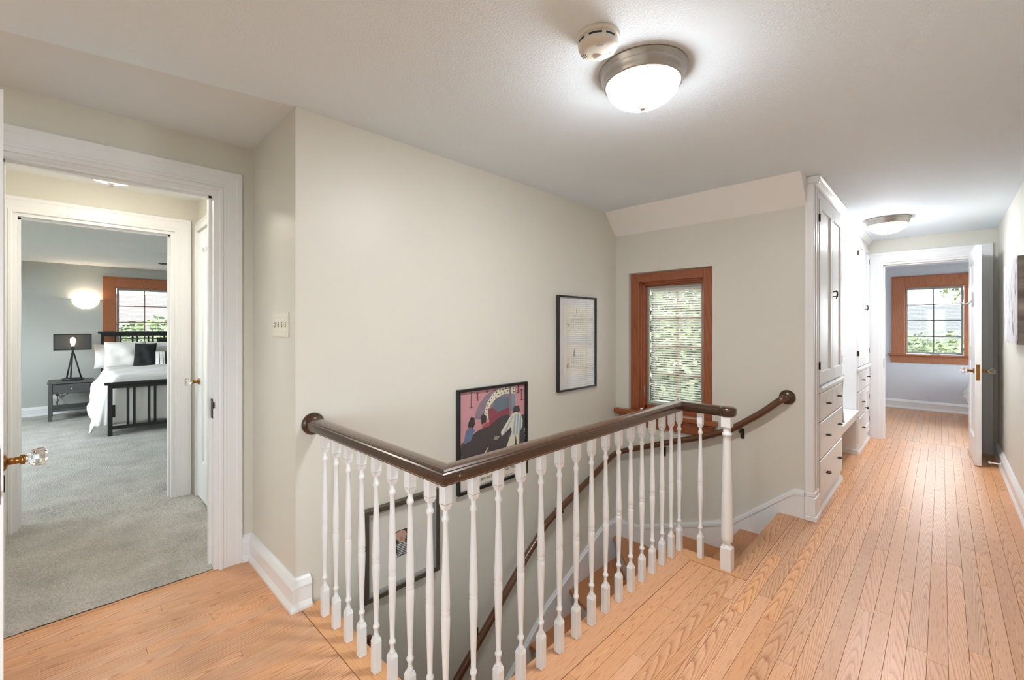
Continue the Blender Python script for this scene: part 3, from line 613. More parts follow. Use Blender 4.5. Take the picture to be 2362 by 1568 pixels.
# ------------------------------------------------------------------ windows
def window(name, label, axis, wallp, inward, a0, a1, z0, z1, rows, cols, case_w, fir, firx, mun, mun_front, sill_out, depth_in, apron=.10, wall_t=.12, case_over=True, screen=True, recess=0.0, cw_in=None, mull=None):
    """axis 'y': wall plane y=wallp, opening along x; inward = direction into the room"""
    root = tag(empty(name, ((a0+a1)/2, wallp, z0) if axis == 'y' else (wallp, (a0+a1)/2, z0)), label, 'window', kind='structure')
    def bx(mb, aa, ab, q0, q1, c0, c1, bev=0):
        p0, p1 = wallp+inward*q0, wallp+inward*q1
        if axis == 'y': mb.box(aa, ab, p0, p1, c0, c1, bev)
        else: mb.box(p0, p1, aa, ab, c0, c1, bev)
    return root, bx
# stair window (window_1): wooden frame set inside the plaster reveal
a0, a1, z0, z1 = WS
w1, bx = window('window_1', 'reddish stained wooden casement window above the stair turn', 'y', YW, -1, a0, a1, z0, z1, 4, 2, .07, 'fir', 'firx', 'muntin', False, .03, .1)
CW = .078
g = MB(); bx(g, a0+.004, a0+CW, -.06, -.028, z0+.02, z1-.004, .003); obj('stile', g, M['fir'], w1)
g = MB(); bx(g, a1-CW, a1-.004, -.06, -.028, z0+.02, z1-.004, .003); obj('stile', g, M['fir'], w1)
g = MB(); bx(g, a0+CW, a1-CW, -.06, -.028, z1-CW, z1-.004, .003); obj('head', g, M['firx'], w1)
def liner(d0, d1, ins, wdt, nm='inner_stop'):
    g = MB(); bx(g, a0+ins, a0+ins+wdt, d0, d1, z0+.03, z1-ins, .002); bx(g, a1-ins-wdt, a1-ins, d0, d1, z0+.03, z1-ins, .002); obj(nm, g, M['fir'], w1)
    g = MB(); bx(g, a0+ins, a1-ins, d0, d1, z1-ins-wdt, z1-ins, .002); obj(nm+'_head', g, M['firx'], w1)
liner(-.10, -.050, CW-.004, .016); liner(-.125, -.075, CW+.010, .016); liner(-.15, -.10, CW+.024, .014)
g = MB(); bx(g, a0-.115, a1+.045, -.13, .055, z0-.012, z0+.022, .004); obj('sill', g, M['firx'], w1)
g = MB(); bx(g, a0-.085, a1+.022, 0, .022, z0-.105, z0-.012, .003); bx(g, a0-.10, a1+.03, 0, .038, z0-.032, z0-.012, .006); obj('apron', g, M['firx'], w1)
g = MB(); bx(g, a0+CW, a1-CW, -.15, -.10, z0+.02, z0+.06, .003); obj('bottom_rail', g, M['firx'], w1)
sa0, sa1, sz0, sz1 = a0+CW+.036, a1-CW-.030, z0+.062, z1-CW-.036
def rectframe(mb, fn, aa, ab, c0, c1, t, q0, q1):
    fn(mb, aa, aa+t, q0, q1, c0, c1); fn(mb, ab-t, ab, q0, q1, c0, c1); fn(mb, aa+t, ab-t, q0, q1, c0, c0+t); fn(mb, aa+t, ab-t, q0, q1, c1-t, c1)
g = MB(); rectframe(g, bx, sa0, sa1, sz0, sz1, .018, -.130, -.112); obj('screen_frame', g, M['alu'], w1)
g = MB(); rectframe(g, bx, sa0+.014, sa1-.014, sz0+.014, sz1-.014, .016, -.20, -.165); obj('sash', g, M['muntind'], w1)
def muntins(root, fn, aa, ab, c0, c1, rows, cols, q0, q1, mat, t=.016):
    for k in range(1, cols):
        g = MB(); x = aa+(ab-aa)*k/cols; fn(g, x-t/2, x+t/2, q0, q1, c0, c1); obj('muntin', g, mat, root)
    for k in range(1, rows):
        g = MB(); z = c0+(c1-c0)*k/rows; fn(g, aa, ab, q0, q1, z-t/2, z+t/2); obj('muntin', g, mat, root)
muntins(w1, bx, sa0+.03, sa1-.03, sz0+.03, sz1-.03, 4, 2, -.196, -.178, M['muntin'])
def panes(root, fn, aa, ab, c0, c1, rows, cols, q, mat):
    for i in range(cols):
        for j in range(rows):
            g = MB(); fn(g, aa+(ab-aa)*i/cols+.005, aa+(ab-aa)*(i+1)/cols-.005, q, q+.003, c0+(c1-c0)*j/rows+.005, c0+(c1-c0)*(j+1)/rows-.005); obj('pane', g, mat, root)
panes(w1, bx, sa0+.028, sa1-.028, sz0+.028, sz1-.028, 4, 2, -.19, M['pane'])
g = MB(); g.tube([(a0+CW+.028, YW+.088, .74), (a0+CW+.030, YW+.070, .745), (a0+CW+.036, YW+.066, .70), (a0+CW+.040, YW+.064, .655)], [.006, .006, .005, .004], 8); obj('crank_lever', g, M['alu'], w1)

def blind(name, label, axis, aa, ab, c0, c1, q, pitch, tilt, wdt=.016, cords=(.25, .75)):
    """venetian blind hanging at plane q on the axis"""
    mid = (aa+ab)/2; root = tag(empty(name, (mid, q, c1) if axis == 'y' else (q, mid, c1)), label, 'blind')
    g = MB(); L2 = (ab-aa)/2
    if axis == 'y': g.box(-L2, L2, -.010, .010, -.02, 0)
    else: g.box(-.010, .010, -L2, L2, -.02, 0)
    obj('headrail', g, M['slat'], root, True)
    s = MB(); n = 4; vs = []
    for i in range(n+1):
        t = (i/n-.5)*wdt; zz = -math.sin(tilt)*t+.0016*(1-(2*i/n-1)**2); tt = t*math.cos(tilt)
        vs += ([(-L2, tt, zz), (L2, tt, zz)] if axis == 'y' else [(tt, -L2, zz), (tt, L2, zz)])
    s.add(vs, [(2*i, 2*i+1, 2*i+3, 2*i+2) for i in range(n)], True); sm = mesh('slat', s, M['slat'])
    k = 0; z = -.028
    while c1+z > c0+.02: inst('slat', sm, root, (0, 0, z)); z -= pitch
    for f in cords:
        g = MB(); p = -L2+f*2*L2
        g.tube([(p, 0, -.01), (p, 0, c0-c1+.012)] if axis == 'y' else [(0, p, -.01), (0, p, c0-c1+.012)], .0009, 5); obj('ladder_cord', g, M['slat'], root, True)
    g = MB()
    if axis == 'y': g.box(-L2, L2, -.008, .008, c0-c1, c0-c1+.012)
    else: g.box(-.008, .008, -L2, L2, c0-c1, c0-c1+.012)
    obj('bottom_rail', g, M['slat'], root, True); return root
blind('window_blind', 'white slatted blind half open in the stair window', 'y', sa0+.020, sa1-.020, sz0+.020, sz1-.018, YW+.146, .0196, .68, .020)

# generic wide-trim window with silver casement
def trim_window(name, label, axis, wallp, inward, a0, a1, z0, z1, cw, cwt, m_v, m_h, mun, rows, cols, lights, munfront, mat_glass='pane'):
    root, bx = window(name, label, axis, wallp, inward, a0, a1, z0, z1, 0, 0, 0, 0, 0, 0, 0, 0, 0)
    g = MB(); bx(g, a0-cw, a0, 0, .022, z0-.01, z1+cwt, .003); obj('side_casing', g, M[m_v], root)
    g = MB(); bx(g, a1, a1+cw, 0, .022, z0-.01, z1+cwt, .003); obj('side_casing', g, M[m_v], root)
    g = MB(); bx(g, a0, a1, 0, .022, z1, z1+cwt, .003); bx(g, a0-cw-.006, a1+cw+.006, 0, .03, z1+cwt, z1+cwt+.012, .003); obj('head_casing', g, M[m_h], root)
    g = MB(); bx(g, a0-cw-.045, a1+cw+.045, -.10, .045, z0-.03, z0-.008, .005); obj('sill', g, M[m_h], root)
    g = MB(); bx(g, a0-cw-.01, a1+cw+.01, 0, .02, z0-.135, z0-.03, .003); bx(g, a0-cw-.02, a1+cw+.02, 0, .03, z0-.05, z0-.03, .006); obj('apron', g, M[m_h], root)
    g = MB(); bx(g, a0-.004, a0+.014, -.10, .004, z0-.01, z1+.002); bx(g, a1-.014, a1+.004, -.10, .004, z0-.01, z1+.002); bx(g, a0, a1, -.10, .004, z1-.014, z1+.004); obj('jamb_liner', g, M[m_v], root)
    for k, (l0, l1) in enumerate(lights):
        if k: g = MB(); bx(g, lights[k-1][1], l0, -.09, .018, z0-.01, z1, .006); obj('mullion', g, M[m_v], root)
        g = MB(); rectframe(g, bx, l0+.006, l1-.006, z0+.004, z1-.016, .024, -.075, -.045); obj('sash', g, M['alu'], root)
        i0, i1, c0, c1 = l0+.028, l1-.028, z0+.026, z1-.038
        q = (-.048, -.036) if munfront else (-.088, -.076)
        muntins(root, bx, i0, i1, c0, c1, rows, cols, q[0], q[1], M[mun], .014)
        panes(root, bx, i0, i1, c0, c1, rows, cols, -.084, M[mat_glass])
    return root, bx
wf, bxf = trim_window('window_2', 'wide wooden framed window with dark muntins in the far room', 'y', 9.1, -1, WF[0], WF[1], WF[2], WF[3], .155, .155, 'firbed', 'firbed', 'muntind', 4, 2, [(-.41, .228), (.295, 1.05)], True)
g = MB(); bxf(g, -.13, -.02, -.045, .0, .848, .868, .004); bxf(g, -.09, -.06, -.03, .012, .862, .878, .004); obj('crank', g, M['alu'], wf)
g = MB(); bxf(g, .212, .222, -.04, -.005, .90, .97, .003); obj('latch', g, M['alu'], wf)
blind('window_blind', 'white slatted blind in the left light of the far room window', 'y', -.385, .203, WF[2]+.02, WF[3]-.03, 9.162, .021, .12)
blind('window_blind', 'white slatted blind in the light of the far room window half hidden by the door', 'y', .32, 1.02, WF[2]+.02, WF[3]-.03, 9.162, .021, .12)
wb, bxb = trim_window('window_3', 'brown wooden framed window behind the black bed', 'x', -9.05, 1, WBED[0], WBED[1], WBED[2], WBED[3], .14, .14, 'firbed', 'firbed', 'muntin', 4, 2, [(.570, 1.24)], True)
blind('window_blind', 'white slatted blind behind the black headboard', 'x', .60, 1.21, WBED[2]+.02, WBED[3]-.03, -9.112, .021, .12)
wk, bxk = trim_window('window_4', 'hall window behind the viewpoint', 'y', YB, 1, WB[0], WB[1], WB[2], WB[3], .10, .10, 'firbed', 'firbed', 'muntin', 2, 1, [(WB[0]+.015, WB[1]-.015)], True)
wq, bxq = trim_window('window_added_bedroom', 'added fill light window in the unseen bedroom side wall', 'y', -1.8, 1, -8.2, -4.9, .7, 1.95, .10, .10, 'firbed', 'firbed', 'muntin', 2, 6, [(-8.185, -4.915)], True)  # unseen window added to brighten the bedroom

trim_window('window_added_hall', 'added fill light window on the right wall behind the viewpoint', 'x', XR, -1, WRT[0], WRT[1], WRT[2], WRT[3], .10, .10, 'firbed', 'firbed', 'muntin', 2, 4, [(WRT[0]+.015, WRT[1]-.015)], True)  # added window, brings fill light onto the left and gallery walls
trim_window('window_added_far_room', 'added fill light window in the unseen right wall of the far room', 'x', 2.2, -1, 6.9, 8.9, .5, 2.0, .10, .10, 'firbed', 'firbed', 'muntind', 2, 4, [(6.915, 8.885)], True)  # unseen window added to brighten the far room
# ------------------------------------------------------------------ staircase
R = .187
st = tag(empty('staircase', (-1.5, 2.6, -2.75)), 'oak winder staircase with white risers going down beside the balustrade', 'staircase')
TR = {1: [(-.775, 2.46), (-.775, 3.38), (-1.03, 3.38), (-1.03, 2.46)],
      2: [(-.995, 2.46), (-.995, 3.38), (-1.55, 3.38), (-1.10, 2.44)],
      3: [(-1.09, 2.46), (-1.52, 3.38), (-2.03, 3.38), (-2.03, 3.325), (-1.09, 2.36)],
      4: [(-1.09, 2.40), (-2.03, 3.37), (-2.03, 2.698), (-1.09, 2.30)],
      5: [(-1.09, 2.335), (-2.03, 2.735), (-2.03, 2.243), (-1.09, 2.235)]}
NOSE = {1: ((-1.03, 3.38), (-1.03, 2.46)), 2: ((-1.55, 3.38), (-1.10, 2.44)), 3: ((-2.03, 3.325), (-1.09, 2.36)), 4: ((-2.03, 2.698), (-1.09, 2.30)), 5: ((-2.03, 2.243), (-1.09, 2.235))}
yy = 2.24
for k in range(6, 14):
    y1 = yy+.03; yy -= .25; TR[k] = [(-1.09, y1), (-2.03, y1), (-2.03, yy), (-1.09, yy)]; NOSE[k] = ((-2.03, yy), (-1.09, yy))
for k, poly in TR.items():
    g = MB(); g.prism(poly, -R*k-.028, -R*k); obj('tread', g, M['treadwind'] if k in (1, 2) else M['tread'], st)
    (xa, ya), (xb, yb) = NOSE[k]; d = Vector((xb-xa, yb-ya)).normalized(); n = Vector((-d.y, d.x))
    back = Vector((sum(p[0] for p in poly)/len(poly)-xa, sum(p[1] for p in poly)/len(poly)-ya))
    if n.dot(back) < 0: n = -n
    a = Vector((xa, ya))+n*.028; b = Vector((xb, yb))+n*.028; c = b+n*.015; e = a+n*.015
    g = MB(); g.prism([a[:], b[:], c[:], e[:]], -R*(k+1), -R*k-.028); obj('riser', g, M['white'], st)
g = MB(); g.box(-.775, -.76, 2.46, 3.38, -R, -.03); obj('riser', g, M['white'], st)
# skirt boards
def skirt(top, plane, axis, sgn, zb):
    """top: list of (a, z) along the wall; board 20 mm proud with a moulded cap"""
    lo = [(a, zb) for a, z in top][::-1]
    g = MB()
    if axis == 'x': g.prism([(a, z-.03) for a, z in top]+lo, min(plane, plane+sgn*.02), max(plane, plane+sgn*.02), 'x')
    else: g.prism([(z-.03, a) for a, z in top]+[(z, a) for a, z in lo], min(plane, plane+sgn*.02), max(plane, plane+sgn*.02), 'y')
    sk = obj('skirt_board', g, M['white'], st)
    g = MB()
    for t, z0_, z1_ in ((.026, -.034, -.012), (.013, -.014, 0.0)):
        for i in range(len(top)-1):
            (p, zp), (q, zq) = top[i], top[i+1]; poly = [(p, zp+z0_), (q, zq+z0_), (q, zq+z1_), (p, zp+z1_)]; lo_, hi_ = min(plane, plane+sgn*t), max(plane, plane+sgn*t)
            if axis == 'x': g.prism(poly, lo_, hi_, 'x')
            else: g.prism([(z, a) for a, z in poly], lo_, hi_, 'y')
    obj('skirt_moulding', g, M['white'], sk)
skirt([(-1.5, -3.7+.0), (2.061, -1.034), (2.439, -.748), (3.157, -.419), (3.385, -.415)], XG, 'x', 1, -4.2) if False else skirt([(.2, -2.44), (2.061, -1.034), (2.439, -.748), (3.157, -.425), (3.38, -.42)], XG, 'x', 1, -2.74)
skirt([(-2.05, -.42), (-1.84, -.417), (-1.10, -.150), (-.70, .183), (-.642, .183)], YW, 'y', -1, -1.2)

# ------------------------------------------------------------------ balustrade
bal = tag(empty('balustrade', (-1.055, .795, 0)), 'white turned spindle balustrade with dark stained handrail round the stairwell', 'balustrade')
XB, YB1, Y2 = -1.055, .795, 2.420
def baluster_mesh():
    g = MB(); s = .0143
    g.box(-s, s, -s, s, 0, .112, .0015)
    vs = [(-s, -s, .112), (s, -s, .112), (s, s, .112), (-s, s, .112)]; q = .0095
    g.add(vs+[(-q, -q, .128), (q, -q, .128), (q, q, .128), (-q, q, .128)], [(i, (i+1) % 4, 4+(i+1) % 4, 4+i) for i in range(4)])
    g.lathe([(.0088, .120), (.0108, .127), (.0108, .131), (.0075, .136), (.0076, .154), (.0110, .159), (.0122, .164), (.0110, .169), (.0078, .174), (.0088, .22), (.0115, .30), (.0135, .360), (.0138, .378),
             (.0136, .390), (.0118, .394), (.0132, .398), (.0136, .403), (.0118, .408), (.0136, .412), (.0137, .425), (.0128, .47), (.0105, .55), (.0086, .62), (.0080, .668), (.0108, .673), (.0120, .679), (.0108, .685), (.0080, .690), (.0082, .706), (.0100, .711), (.0090, .722)], seg=16, caps=False)
    g.add([(-q, -q, .708), (q, -q, .708), (q, q, .708), (-q, q, .708), (-s, -s, .726), (s, -s, .726), (s, s, .726), (-s, s, .726)], [(i, (i+1) % 4, 4+(i+1) % 4, 4+i) for i in range(4)])
    g.box(-s, s, -s, s, .726, .79, .0012)
    return mesh('baluster', g, M['white'])
BM = baluster_mesh()
pos = [(-1.915+.1115*k, YB1) for k in range(8)]+[(XB, YB1)]+[(XB, YB1+.1087*k) for k in range(1, 16)]+[(-.937, 2.418)]
pos = pos[:-1]; pos[-1] = (XB, Y2); pos.append((-.937, 2.418))
for x, y in pos: inst('baluster', BM, bal, (x-XB, y-YB1, .0015))
# newel
g = MB(); s = .0265; nx, ny = -.794, 2.400
g.box(nx-s, nx+s, ny-s, ny+s, .001, .118, .002)
g.lathe([(.026, .116), (.024, .126), (.020, .131), (.019, .138), (.026, .146), (.0285, .165), (.0285, .20), (.0265, .32), (.0225, .52), (.0195, .66), (.0195, .690), (.0235, .694), (.0245, .699), (.022, .706), (.019, .709), (.0195, .730), (.022, .738)], (nx, ny, 0), 24, caps=False)
g.box(nx-s+.003, nx+s-.003, ny-s+.003, ny+s-.003, .735, .79, .002)
obj('newel_post', g, M['white'], bal)
RAIL = [(-.030, .790), (.030, .790), (.031, .793), (.034, .797), (.036, .806), (.0365, .816), (.035, .826), (.031, .8295), (.0295, .8285), (.0285, .832), (.022, .836), (.010, .8385), (0, .839), (-.010, .8385), (-.022, .836), (-.0285, .832), (-.0295, .8285), (-.031, .8295), (-.035, .826), (-.0365, .816), (-.036, .806), (-.034, .797), (-.031, .793)]
g = MB(); g.sweep(RAIL, [(XG+.018, YB1), (XB, YB1)], -1, mitre1=(1, -1)); hr = obj('handrail', g, M['railx'], bal)
g = MB(); g.sweep(RAIL, [(XB, YB1), (XB, Y2)], -1, mitre0=(1, -1), mitre1=(1, -1)); obj('handrail', g, M['rail'], bal)
g = MB(); g.sweep(RAIL, [(XB, Y2), (nx-.018, Y2-.006)], -1, mitre0=(1, -1)); g.lathe([(.030, .790), (.036, .793), (.041, .800), (.0425, .812), (.043, .822), (.0435, .829), (.040, .834), (.032, .839), (.001, .841)], (nx, ny+.008, 0), 28); obj('handrail', g, M['railx'], bal)
g = MB(); g.lathe([(.001, .030), (.027, .030), (.034, .026), (.036, .018), (.046, .014), (.050, .008), (.0505, .001), (.001, .001)], (XG, YB1, .812), 28, 'x'); obj('wall_rosette', g, M['railx'], bal)
g = MB(); g.box(XG+.02, XB, YB1-.015, YB1+.015, .787, .7905); g.box(XB-.015, XB+.015, YB1-.015, Y2+.015, .787, .7905); g.box(XB+.015, nx, Y2-.015, Y2+.015, .787, .7905); obj('rail_fillet', g, M['white'], bal)
for x, y, ax in ((XB+.0362, YB1+.025, 'x'), (XB-.04, YB1-.0362, 'y')):
    g = MB(); g.lathe([(.0035, -.002), (.0035, .0008), (.002, .0012), (.0005, .0012)] if ax == 'x' else [(.0035, .002), (.0035, -.0008), (.002, -.0012), (.0005, -.0012)], (x, y, .812), 10, ax); obj('screw_head', g, M['nickel'] if ax == 'x' else M['bronze'], bal)

# wall handrail going down
wr = tag(empty('wall_handrail', (-.74, YW, .78)), 'brown wall mounted handrail following the stair down from its round rosette', 'handrail')
pw = [(1814, 917), (1790, 932), (1760, 949), (1725, 968)]
pts = [Vector((-.742, YW-.002, .782)), Vector((-.744, YW-.03, .781)), Vector((-.752, YW-.058, .776)), Vector((-.775, YW-.068, .760))]
pts += [Vector(ony(u, v, YW-.068)) for u, v in ((1760, 950), (1726, 969), (1692, 987), (1678, 993), (1655, 999), (1614, 1009), (1560, 1017), (1500, 1028), (1456, 1036))]
pts += [Vector((-1.975, YW-.085, .182))]
pts += [Vector(onx(u, v, -1.982)) for u, v in ((1411, 1053), (1366, 1099), (1334, 1131), (1298, 1167), (1262, 1205), (1249, 1225), (1237, 1247), (1212, 1287), (1167, 1366), (1140, 1415), (1060, 1557))]
last = pts[-1]; dv = (pts[-1]-pts[-3]).normalized(); pts += [last+dv*.5, last+dv*1.0]
def smooth_path(P, n=4):
    out = []
    for i in range(len(P)-1):
        p0, p1, p2, p3 = P[max(i-1, 0)], P[i], P[i+1], P[min(i+2, len(P)-1)]
        for k in range(n):
            t = k/n; out.append(.5*((2*p1)+(-p0+p2)*t+(2*p0-5*p1+4*p2-p3)*t*t+(-p0+3*p1-3*p2+p3)*t**3))
    return out+[P[-1]]
g = MB(); g.tube(smooth_path(pts), .0225, 16); obj('rail', g, M['railw'], wr)
g = MB(); g.lathe([(.001, -.026), (.026, -.026), (.034, -.020), (.045, -.014), (.049, -.007), (.049, -.001), (.001, -.001)], (-.742, YW, .782), 28, 'y'); obj('rosette', g, M['rail'], wr)
def bracket(p, wallpt):
    p = Vector(p); q = Vector(wallpt); g = MB()
    g.tube([p+Vector((0, 0, -.018)), p+Vector((0, 0, -.034)), (p+q)/2+Vector((0, 0, -.052)), q+(p-q)*.15+Vector((0, 0, -.052))], .0075, 8)
    n = (p-q).normalized(); a = 'y' if abs(n.y) > abs(n.x) else 'x'; s_ = 1 if (n.y if a == 'y' else n.x) > 0 else -1
    if a == 'y': g.box(q.x-.013, q.x+.013, q.y, q.y+s_*.010, q.z-.095, q.z-.02, .004)
    else: g.box(q.x, q.x+s_*.010, q.y-.013, q.y+.013, q.z-.095, q.z-.02, .004)
    obj('bracket', g, M['bronze'], wr)
for u, v in ((1706, 984), (1524, 1028)):
    P = ony(u, v, YW-.068); bracket(P, (P[0], YW-.001, P[2]))
for u, v in ((1298, 1170), (1115, 1452)):
    P = onx(u, v, -1.982); bracket(P, (XG+.001, P[1], P[2]))

# ------------------------------------------------------------------ built-in cabinets
XC = -.600
def pull(parent, y, z, horiz=True, s=1.0):
    g = MB(); x = XC+.014
    if horiz:
        for dy in (-.018, .018): g.lathe([(.007, 0), (.0045, .006), (.004, .018), (.005, .024)], (x, y+dy*s, z), 8, 'x')
        g.tube([(x+.020, y-.030*s, z+.002), (x+.026, y-.018*s, z), (x+.028, y, z-.001), (x+.026, y+.018*s, z), (x+.020, y+.030*s, z+.002)], [.004, .0055, .006, .0055, .004], 8)
    else:
        for dz in (-.018, .018): g.lathe([(.006, 0), (.004, .006), (.004, .018), (.005, .024)], (x, y, z+dz), 8, 'x')
        g.tube([(x+.020, y, z-.034), (x+.027, y, z-.018), (x+.028, y, z), (x+.026, y, z+.018), (x+.018, y, z+.026)], [.003, .005, .0055, .005, .004], 8)
    obj('pull', g, M['bronze'], parent)
def hinge(parent, y, z):
    g = MB(); g.box(XC+.001, XC+.016, y-.006, y+.010, z-.024, z+.024, .002); g.lathe([(.0045, -.027), (.0045, .027)], (XC+.015, y, z), 8); obj('hinge', g, M['bronze'], parent)
def cab_door(root, y0, y1, z0, z1, hinge_left, pull_side, pz):
    t = .016; r = .062; g = MB()
    g.box(XC, XC+t, y0, y0+r, z0, z1, .002).box(XC, XC+t, y1-r, y1, z0, z1, .002).box(XC, XC+t, y0+r, y1-r, z0, z0+r*1.4, .002).box(XC, XC+t, y0+r, y1-r, z1-r, z1, .002).box(XC, XC+.005, y0+r, y1-r, z0+r, z1-r)
    d = obj('door', g, M['whitecool'], root)
    hy = y0 if hinge_left else y1
    if hinge_left is not None:
        for z in (z0+.13, z1-.13): hinge(d, hy, z)
    if pull_side: pull(d, pull_side, pz, False)
    return d
def drawer(root, y0, y1, z0, z1, pulls):
    g = MB(); g.box(XC, XC+.018, y0, y1, z0, z1, .004); d = obj('drawer', g, M['whitecool'], root)
    for y in pulls: pull(d, y, (z0+z1)/2+.01)
def cabinet(label, y0, y1, first):
    root = tag(empty('linen_cabinet', (-.9, (y0+y1)/2, 0)), label, 'cabinet', 'tall built-in hall cabinets')
    g = MB()
    if first: g.box(-1.19, -.64, 3.645, y1, 0, CE-.001); g.box(-.64, XC, y0+.004, y1, 0, CE-.001)
    else: g.box(-1.19, XC, y0, y1, 0, CE-.001)
    obj('body', g, M['whitecool'], root)
    ys, ye = (y0+.148, y1-.03) if first else (y0+.03, y1-.03); mid = (ys+ye)/2+.012
    zt = 2.115; zd = .862
    cab_door(root, ys, mid-.002, zd, zt, True, None, 0); cab_door(root, mid+.002, ye, zd, zt, False, mid+.028, 1.50 if first else 1.46)
    g = MB(); g.box(XC, XC+.034, ys-.012, ye+.014, .822, .850, .006).box(XC, XC+.022, ys-.006, ye+.010, .808, .824, .004); obj('ledge', g, M['whitecool'], root)
    g = MB(); g.prism([(XC, CE-.058), (XC+.012, CE-.058), (XC+.016, CE-.048), (XC+.040, CE-.012), (XC+.046, CE-.008), (XC+.046, CE-.001), (XC, CE-.001)], 0, 1, 'y') if False else g.add([], [])
    pr = [(0, -.058), (.012, -.058), (.017, -.046), (.034, -.018), (.044, -.010), (.046, -.001), (0, -.001)]
    g = MB(); g.sweep([(t, z+CE) for t, z in pr], [(XC, y0+(0 if first else .0)), (XC, y1)], -1); obj('crown_moulding', g, M['whitecool'], root)
    g = MB(); g.sweep([(0, 0), (.020, 0), (.020, .014), (.012, .032), (0, .034)], [(XC, y0+(.02 if first else 0)), (XC, y1)], -1); obj('plinth', g, M['whitecool'], root)
    if first:
        drawer(root, ys, mid-.002, .615, .800, [(ys+mid)/2]); drawer(root, mid+.002, ye, .615, .800, [(mid+ye)/2])
        drawer(root, ys, ye, .362, .607, [ys+.22, ye-.20]); drawer(root, ys, ye, .090, .352, [ys+.22, ye-.20])
        # moulded corner post beside the stair wall
        g = MB(); g.box(-.640, XC+.010, y0-.018, y0+.022, .15, CE-.05, .003); g.box(XC, XC+.014, y0+.026, y0+.062, .15, CE-.05, .003); g.box(XC, XC+.008, y0+.062, y0+.10, .15, CE-.05, .002); g.box(XC, XC+.012, y0+.10, y0+.125, .15, CE-.05, .003)
        g.box(-.640, XC+.022, y0-.030, y0+.128, .034, .150, .003); g.box(-.640, XC+.030, y0-.038, y0+.128, .001, .034, .003); g.box(-.640, XC+.016, y0-.022, y0+.128, .150, .186, .008)
        g.box(-.640, XC+.040, y0-.018, y0+.022, CE-.05, CE-.001, .006)
        obj('corner_post', g, M['whitecool'], root)
    else:
        drawer(root, ys, mid-.002, .615, .800, [(ys+mid)/2]); drawer(root, mid+.002, ye, .615, .800, [(mid+ye)/2])
        drawer(root, ys, mid-.002, .362, .607, [(ys+mid)/2]); drawer(root, ys, mid-.002, .100, .352, [(ys+mid)/2])
        d = cab_door(root, mid+.002, ye, .100, .607, False, None, 0)
        g = MB(); g.lathe([(.006, 0), (.005, .012), (.012, .02), (.013, .028), (.008, .033), (.001, .034)], (XC+.016, mid+.03, .40), 10, 'x'); obj('knob', g, M['bronze'], d)
        g = MB(); rectframe(g, lambda m, a, b, q0, q1, c, d_: m.box(a, b, y0-.006, y0, c, d_), -1.12, -.72, .16, .36, .02, 0, 0); rectframe(g, lambda m, a, b, q0, q1, c, d_: m.box(a, b, y0-.006, y0, c, d_), -1.12, -.72, .50, .84, .02, 0, 0); rectframe(g, lambda m, a, b, q0, q1, c, d_: m.box(a, b, y0-.006, y0, c, d_), -1.12, -.72, 1.0, 2.0, .02, 0, 0); obj('side_panel', g, M['whitecool'], root)
        g = MB(); g.box(-1.19, XC+.01, y0-.014, y0-.0005, .0, .05, .003); obj('side_plinth', g, M['whitecool'], root)
        g = MB(); g.sweep([(t, z+CE) for t, z in pr], [(-1.19, y0), (XC, y0)], -1); obj('side_crown', g, M['whitecool'], root)
    return root
cabinet('tall white linen cabinet with two doors and three rows of drawers beside the stair', YW, 4.48, True)
cabinet('tall white linen cabinet with doors and drawers nearest the far doorway', 5.45, 6.36, False)
bn = tag(empty('built_in_bench', (-.9, 4.965, 0)), 'low white built-in bench between the two tall hall cabinets', 'bench')
g = MB(); g.box(-1.195, XC+.018, 4.483, 5.442, .418, .440, .004); obj('seat_board', g, M['whitecool'], bn)
g = MB(); g.box(XC-.02, XC, 4.483, 5.442, .345, .418, .002); obj('apron', g, M['whitecool'], bn)
g = MB(); g.box(-1.199, -1.18, 4.483, 5.432, .05, .345); obj('back_panel', g, M['whitecool'], bn)
# cushion and throw on the bench
def pillow(name, size, mat, label, cat, loc, rot, group=None, puff=1.0, seed=0, n=18, corner=.06):
    w, h, t = size; rr = random.Random(seed); g = MB(); vs = []; fs = []
    ph = [rr.uniform(0, 6) for _ in range(6)]
    for sgn in (1, -1):
        for i in range(n+1):
            for j in range(n+1):
                a, b = 2*i/n-1, 2*j/n-1
                e = ((1-abs(a)**2.6)*(1-abs(b)**2.6)); th = t/2*max(e, 0)**.42*puff
                pin = 1-corner*(1-abs(a)**2)*(b*b) ; pin2 = 1-corner*(1-abs(b)**2)*(a*a)
                wr_ = .012*math.sin(a*5+ph[0]+b*3)*e+.009*math.sin(b*8+ph[1]-a*4)*e
                vs.append((a*w/2*pin2, sgn*(th+.001)+wr_, b*h/2*pin))
    m = (n+1)**2
    for s_ in range(2):
        for i in range(n):
            for j in range(n):
                q = [s_*m+i*(n+1)+j, s_*m+(i+1)*(n+1)+j, s_*m+(i+1)*(n+1)+j+1, s_*m+i*(n+1)+j+1]; fs.append(tuple(q if s_ == 0 else q[::-1]))
    ring = [(i, 0) for i in range(n)]+[(n, j) for j in range(n)]+[(i, n) for i in range(n, 0, -1)]+[(0, j) for j in range(n, 0, -1)]
    for k in range(len(ring)):
        (a, b), (c, d) = ring[k], ring[(k+1) % len(ring)]; fs.append((a*(n+1)+b, c*(n+1)+d, m+c*(n+1)+d, m+a*(n+1)+b))
    g.add(vs, fs, True)
    o = obj(name, g, mat); o.location = loc; o.rotation_euler = rot; tag(o, label, cat, group); return o
pillow('cushion', (.42, .42, .14), M['greycloth'], 'grey cushion leaning on the white built-in bench', 'cushion', (-.80, 4.62, .648), (-.30, 0, .15), seed=3)
g = MB()
